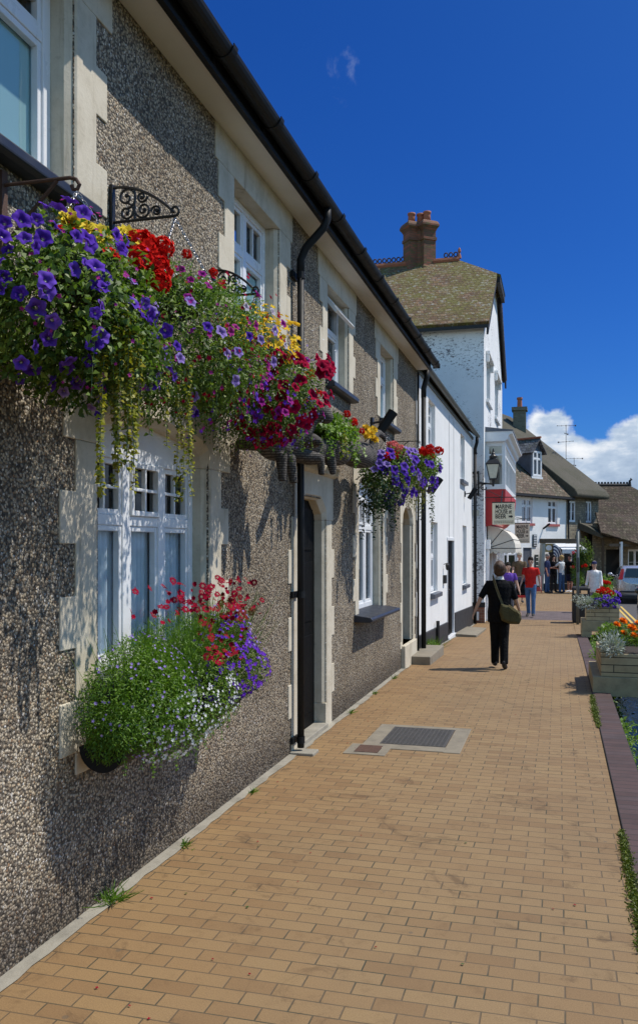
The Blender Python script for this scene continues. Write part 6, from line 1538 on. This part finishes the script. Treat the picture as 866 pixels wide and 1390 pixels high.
for i in range(14): flower(p3, 'ger_red', (3.7+rg.uniform(-.3,.3), 29.95+rg.uniform(-.15,.3), .60+rg.uniform(-.05,.1)), (.3,-.6,.6), 1.3)

# clump growing between the planters
t = thing('bush', (3.2,17,-.5), 'round green bush growing in the stream between two planters', 'bush')
P,U = blob(3200, (3.12,15.4,-.22), (.26,.7,.36), 80, .3, .35); foliage(t, P, U, 'leafmid', (.03,.07), .45, .1)
# flowering climber by the porch
t = thing('climbing_shrub', (3.2,41.2,-.3), 'tall green climber with red flowers beside the shop porch', 'shrub')
mb = MB(); mb.tube([(3.25,41.4,-.3),(3.2,41.4,.6),(3.3,41.4,1.6)], [.05,.04,.02], 6); mb.build('trunk', M['bark'], t)
P,U = blob(2600, (3.30,41.4,1.35), (.48,.42,.62), 81, .3, .35); foliage(t, P, U, 'leafdk', (.05,.11), .5)
P,U = blob(900, (3.1,41.4,.5), (.22,.4,.7), 82, .3, .35); foliage(t, P, U, 'leafmid', (.05,.11), .5)
for i in range(6): flower(t, 'ger_red', (3.30+rg.uniform(-.45,.4), 41.05+rg.uniform(-.1,.1), 1.35+rg.uniform(-.5,.5)), (.2,-.8,.5), 1.3)
t = thing('shrub', (3.9,45.5,-.3), 'low brown and green shrub in front of the lean-to', 'shrub')
P,U = blob(1400, (4.2,44.6,.1), (.6,.5,.45), 83, .3, .35); foliage(t, P, U, 'leafmid', (.06,.12), .5)
t = thing('tree', (9.5,55.5,-.3), 'small green tree at the right edge beside the brown tiled roof', 'tree')
mb = MB(); mb.tube([(9.3,54.0,-.3),(9.3,54,1.2),(9.2,54,2.4)], [.16,.12,.06], 8); mb.build('trunk', M['bark'], t)
P,U = blob(4500, (9.3,54.0,2.6), (1.5,1.3,1.3), 84, .3, .4); foliage(t, P, U, 'leafmid', (.09,.18), .55, name='crown')
# goods in front of the shop
t = thing('display_stand', (1.35,41.2,-.3), 'low red and white display stand on the paving before the porch', 'stand')
mb = MB(); mb.box(1.18,1.52,41.0,41.25,.05,.48); mb.build('panel', M['upvc'], t, bevel=.01)
mb = MB()
for x in (1.16,1.52): mb.box(x,x+.03,41.0,41.28,-.3,.52)
mb.box(1.19,1.52,41.0,41.25,-.22,-.02); mb.build('frame', pm('red frame paint',(.45,.05,.05),.5,.1), t)

# pushchair
PC = thing('pushchair', (.98,32.6,-.3), 'dark pushchair with red trim pushed by the man in the pale cap', 'pushchair')
o = Vector((.98,32.6,-.3)); V3 = lambda x,y,z: o+Vector((x,y,z))
mb = MB()
for s in (-1,1):
    mb.tube([V3(s*.22,.42,1.02),V3(s*.22,.20,.70),V3(s*.20,-.35,.12)], .014, 6); mb.tube([V3(s*.22,.30,.12),V3(s*.21,-.02,.48)], .014, 6); mb.tube([V3(s*.22,.02,.55),V3(s*.22,-.30,.52)], .012, 6)
mb.tube([V3(-.22,.42,1.02),V3(.22,.42,1.02)], .016, 6); mb.build('frame', M['chrome'], PC)
mb = MB(); mb.hexa([V3(-.2,.14,.34),V3(.2,.14,.34),V3(.2,-.26,.38),V3(-.2,-.26,.38),V3(-.2,.18,.40),V3(.2,.18,.40),V3(.2,-.26,.45),V3(-.2,-.26,.45)]); mb.hexa([V3(-.2,.14,.36),V3(.2,.14,.36),V3(.2,.20,.36),V3(-.2,.20,.36),V3(-.2,.28,.86),V3(.2,.28,.86),V3(.2,.33,.84),V3(-.2,.33,.84)]); mb.build('seat', blk, PC, bevel=.02)
mb = MB(); mb.loft([[V3(x, .28-.30*math.sin(a)*1.0, .84+.16*math.cos(a)) for x, a in [( -.22+.44*i/7, b_) for i in range(8)]] for b_ in np.linspace(-.3,1.5,6)], caps=False); mb.build('hood', cloth('navy hood',(.04,.045,.08)), PC)
mb = MB(); mb.box(o.x-.17,o.x+.17,o.y-.24,o.y-.20,o.z+.28,o.z+.40); mb.build('trim', pm('red cloth',(.5,.03,.03),.8,.1), PC, bevel=.01)
for x,y,r_ in ((-.23,-.36,.09),(.23,-.36,.09),(-.25,.30,.12),(.25,.30,.12)):
    mb = MB(); c = V3(x,y,r_); mb.tube([c+Vector((-.02,0,0)),c+Vector((.02,0,0))], r_, 14); mb.build('wheel', M['tyre'], PC)

# ---------------------------------------------------------------- cars
def car(x, y, z, rz, label, paint, plate=None, group='parked cars'):
    t = thing('car', (x,y,z), label, 'car', group, rz)
    W_ = Matrix.Translation((x,y,z)) @ Matrix.Rotation(rz,4,'Z')
    def bl(mb, name, mats, par=t, **k):
        mb.v = [tuple(W_ @ Vector(p)) for p in mb.v]; return mb.build(name, mats, par, **k)
    # rear at y=0, nose at y=4.2; half sections
    st = [(-.02,.62,.42,.80,.80,.78),(.06,.78,.26,.98,.95,.80),(.25,.82,.20,1.0,1.34,.66),(.6,.84,.18,.99,1.44,.66),(1.3,.85,.17,.97,1.47,.67),(2.1,.85,.17,.95,1.45,.66),(2.6,.85,.17,.94,1.30,.64),(3.1,.84,.18,.92,1.0,.70),(3.6,.82,.20,.86,.90,.66),(4.0,.76,.24,.74,.78,.6),(4.18,.60,.34,.60,.62,.5)]
    mb = MB(); rings = []
    for yy_, w, zb, belt, top, rw in st:
        half = [(w*.80,zb),(w*.97,zb+.12),(w,zb+.30),(w,belt-.14),(w*.965,belt-.02),(w*.95,belt),(rw+.03 if top-belt > .2 else w*.9,top-.06 if top-belt > .2 else belt+(top-belt)*.5),(rw*.9,top-.01),(rw*.5,top)]
        pts = half + [(-a,b_) for a,b_ in reversed(half)]; rings.append([(a,yy_,b_) for a,b_ in pts])
    mb.loft(rings); body = bl(mb, 'body', paint, smooth=True)
    s = body.modifiers.new('s','SUBSURF'); s.levels = s.render_levels = 2
    def q4(pts, name, mat, th=.012, par=t):
        m_ = MB(); n = (Vector(pts[1])-Vector(pts[0])).cross(Vector(pts[2])-Vector(pts[0])).normalized(); c = sum((Vector(p) for p in pts), Vector())/len(pts)
        if n.dot(c-Vector((0,2.0,.8))) < 0: n = -n
        m_.extrude([Vector(p)-n*.03 for p in pts],[Vector(p)+n*th for p in pts]); return bl(m_, name, mat, par, bevel=.004)
    q4([(-.60,.085,1.02),(.60,.085,1.02),(.52,.235,1.36),(-.52,.235,1.36)], 'rear_window', M['carglass'], .035)
    q4([(-.64,2.98,1.02),(.64,2.98,1.02),(.54,2.42,1.38),(-.54,2.42,1.38)], 'windscreen', M['carglass'], .03)
    for sd in (-1,1):
        q4([(sd*.80,.62,1.04),(sd*.80,1.38,1.02),(sd*.69,1.38,1.36),(sd*.69,.72,1.34)], 'side_window', M['carglass'], .022)
        q4([(sd*.80,1.46,1.02),(sd*.80,2.66,1.0),(sd*.69,2.25,1.34),(sd*.69,1.46,1.36)], 'side_window', M['carglass'], .022)
        q4([(sd*.82,.075,.94),(sd*.66,.055,.94),(sd*.60,.20,1.34),(sd*.70,.24,1.34)], 'rear_light', M['redlamp'], .03)
        q4([(sd*.74,4.02,.62),(sd*.50,4.12,.60),(sd*.50,4.08,.72),(sd*.72,3.98,.74)], 'headlight', M['chrome'], .03)
        for yy_ in (.72,3.38):
            m_ = MB(); m_.tube([(sd*.66,yy_,.30),(sd*.845,yy_,.30)], .305, 24); wh = bl(m_, 'wheel', M['tyre'], bevel=.02)
            m_ = MB(); m_.tube([(sd*.80,yy_,.30),(sd*.856,yy_,.30)], .20, 16); bl(m_, 'rim', M['chrome'], wh)
        m_ = MB(); m_.ell((sd*.98,2.62,1.06), (.10,.055,.075), 14, 8); m_.tube([(sd*.82,2.62,1.0),(sd*.95,2.62,1.03)], [.03,.025], 8); mi = bl(m_, 'wing_mirror', paint, smooth=True)
    m_ = MB(); m_.box(-.80,.80,-.06,.02,.44,.50); m_.box(-.74,.74,-.02,.05,.20,.32); bl(m_, 'bumper', M['blackmatt'], bevel=.015)
    if plate:
        m_ = MB(); m_.box(-.26,.26,-.012,.02,.66,.77); pl = bl(m_, 'number_plate', pm('yellow plate',(.62,.38,.03),.4,0))
        m_ = MB(); xx = -.22
        for wd in (.045,.05,.045,.045,.05,.05,.045): m_.box(xx,xx+wd*.3,-.016,-.011,.68,.75); m_.box(xx+wd*.3,xx+wd,-.016,-.011,.68,.695); m_.box(xx+wd*.3,xx+wd,-.016,-.011,.71,.72); xx += .063
        bl(m_, 'lettering', M['ink'], pl)
    return t
car(5.34,35.2,-.36,0,'silver white hatchback seen from behind, parked beyond the planters', M['silver'], True)
car(5.27,26.4,-.36,math.pi,'very dark car at the right edge with only its wing showing', M['cardark'])

# ---------------------------------------------------------------- sun, sky, camera
SUN_EL, SUN_AZ = 57.0, 66.7                               # azimuth clockwise from +Y
sun = bpy.data.lights.new('sun', 'SUN'); sun.energy = 4.6; sun.angle = R(.5); sun.color = (1,.945,.86)
so = bpy.data.objects.new('sun', sun); C.objects.link(so)
dv = Vector((math.sin(R(SUN_AZ))*math.cos(R(SUN_EL)), math.cos(R(SUN_AZ))*math.cos(R(SUN_EL)), math.sin(R(SUN_EL))))
so.rotation_euler = dv.to_track_quat('Z','Y').to_euler(); so.location = dv*50

w = bpy.data.worlds.new('World'); sc.world = w; w.use_nodes = True
nt = w.node_tree; N, L = nt.nodes, nt.links; bg = N['Background']; bg.inputs['Strength'].default_value = .10
sky = N.new('ShaderNodeTexSky'); sky.sky_type = 'NISHITA'; sky.sun_disc = False; sky.sun_elevation = R(SUN_EL); sky.sun_rotation = R(SUN_AZ)
sky.air_density = 1.0; sky.dust_density = .15; sky.ozone_density = 3.0; sky.altitude = 0
hs = N.new('ShaderNodeHueSaturation'); hs.inputs['Saturation'].default_value = 1.25; hs.inputs['Value'].default_value = 1.0; L.new(sky.outputs[0], hs.inputs['Color'])
tc = N.new('ShaderNodeTexCoord').outputs['Generated']
dt = N.new('ShaderNodeVectorMath'); dt.operation = 'DOT_PRODUCT'; L.new(tc, dt.inputs[0]); dt.inputs[1].default_value = dv
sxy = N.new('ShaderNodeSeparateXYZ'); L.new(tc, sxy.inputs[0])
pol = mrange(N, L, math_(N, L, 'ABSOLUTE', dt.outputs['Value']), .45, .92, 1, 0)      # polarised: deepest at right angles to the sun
tint = mixc(N, L, 1.0, hs.outputs[0], mixc(N, L, math_(N, L, 'MULTIPLY', pol, mrange(N, L, sxy.outputs[1], -.25, .2)), mixc(N, L, mrange(N, L, sxy.outputs[1], -.25, .25), (2.9,2.4,1.95), (.42,.66,1.0)), (.21,.49,.98)), 'MULTIPLY'); sx = N.new('ShaderNodeSeparateXYZ'); L.new(tc, sx.inputs[0])  # sky behind the camera brightened and warmed as added fill for shaded walls
az = math_(N, L, 'ARCTAN2', sx.outputs[0], sx.outputs[1]); el = math_(N, L, 'ARCSINE', sx.outputs[2])
fc = N.new('ShaderNodeFloatCurve'); cu = fc.mapping.curves[0]                 # height of the cloud bank against azimuth
prof = [(-.30,.02),(-.10,.10),(-.055,.135),(-.015,.150),(.012,.140),(.030,.118),(.045,.128),(.070,.142),(.10,.150),(.16,.14),(.30,.12)]
while len(cu.points) < len(prof): cu.points.new(.5,.5)
for p, (a, h_) in zip(cu.points, prof): p.location = ((a+.3)/.6, h_/.2)
fc.mapping.update()
azn = math_(N, L, 'DIVIDE', math_(N, L, 'ADD', az, .3), .6, clamp=True); L.new(azn, fc.inputs['Value'])
toph = math_(N, L, 'MULTIPLY', fc.outputs[0], .2)
cn = N.new('ShaderNodeTexNoise'); cn.inputs['Scale'].default_value = 26; cn.inputs['Detail'].default_value = 9; cn.inputs['Roughness'].default_value = .56; cn.inputs['Distortion'].default_value = .25; L.new(tc, cn.inputs['Vector'])
edge = math_(N, L, 'SUBTRACT', math_(N, L, 'ADD', toph, math_(N, L, 'MULTIPLY', math_(N, L, 'SUBTRACT', cn.outputs[0], .5), .07)), el)
mask = mrange(N, L, edge, -.003, .011)
mp = N.new('ShaderNodeMapping'); mp.inputs['Scale'].default_value = (1,1,2.4); mp.inputs['Location'].default_value = (.3,0,.02); L.new(tc, mp.inputs[0])
cs = noise(N, L, mp.outputs[0], 13, 7, .6)
lit = mrange(N, L, math_(N, L, 'ADD', cs.outputs[0], math_(N, L, 'MULTIPLY', edge, -3.0)), .14, .62)
ccol = ramp(N, [(0,(3.0,4.1,5.8)),(.55,(5.0,6.1,7.6)),(1,(9.6,9.8,10.1))]); L.new(lit, ccol.inputs[0])
# faint wisps higher up
wn = noise(N, L, tc, 34, 9, .62, .3)
def spot(a0, e0, ra, re): 
    a = math_(N, L, 'DIVIDE', math_(N, L, 'SUBTRACT', az, a0), ra); e = math_(N, L, 'DIVIDE', math_(N, L, 'SUBTRACT', el, e0), re)
    return mrange(N, L, math_(N, L, 'ADD', math_(N, L, 'MULTIPLY', a, a), math_(N, L, 'MULTIPLY', e, e)), 0, 1, 1, 0)
sp_ = math_(N, L, 'MAXIMUM', spot(-.243,.500,.036,.052), spot(-.04,.200,.02,.008))
wm = math_(N, L, 'MULTIPLY', mrange(N, L, math_(N, L, 'MULTIPLY', wn.outputs[0], sp_), .44, .70), .22)
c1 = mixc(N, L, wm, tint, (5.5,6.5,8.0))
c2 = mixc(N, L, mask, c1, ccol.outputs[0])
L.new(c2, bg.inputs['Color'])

cam = bpy.data.cameras.new('camera'); co_ = bpy.data.objects.new('camera', cam); C.objects.link(co_); sc.camera = co_
co_.location = (2.3,0,1.85); co_.rotation_euler = (R(90),0,math.atan(325/1170)); cam.lens = 1170/1390*36; cam.sensor_width = 36; cam.shift_y = 47/1390; cam.clip_end = 3000; cam.clip_start = .05
sc.view_settings.view_transform = 'Standard'; sc.view_settings.look = 'None'; sc.view_settings.exposure = 0; sc.view_settings.gamma = 1; sc.view_settings.use_curve_mapping = False
sc.cycles.max_bounces = 8; sc.cycles.transparent_max_bounces = 12; sc.cycles.diffuse_bounces = 4; sc.cycles.caustics_reflective = False; sc.cycles.caustics_refractive = False; sc.cycles.use_denoising = True
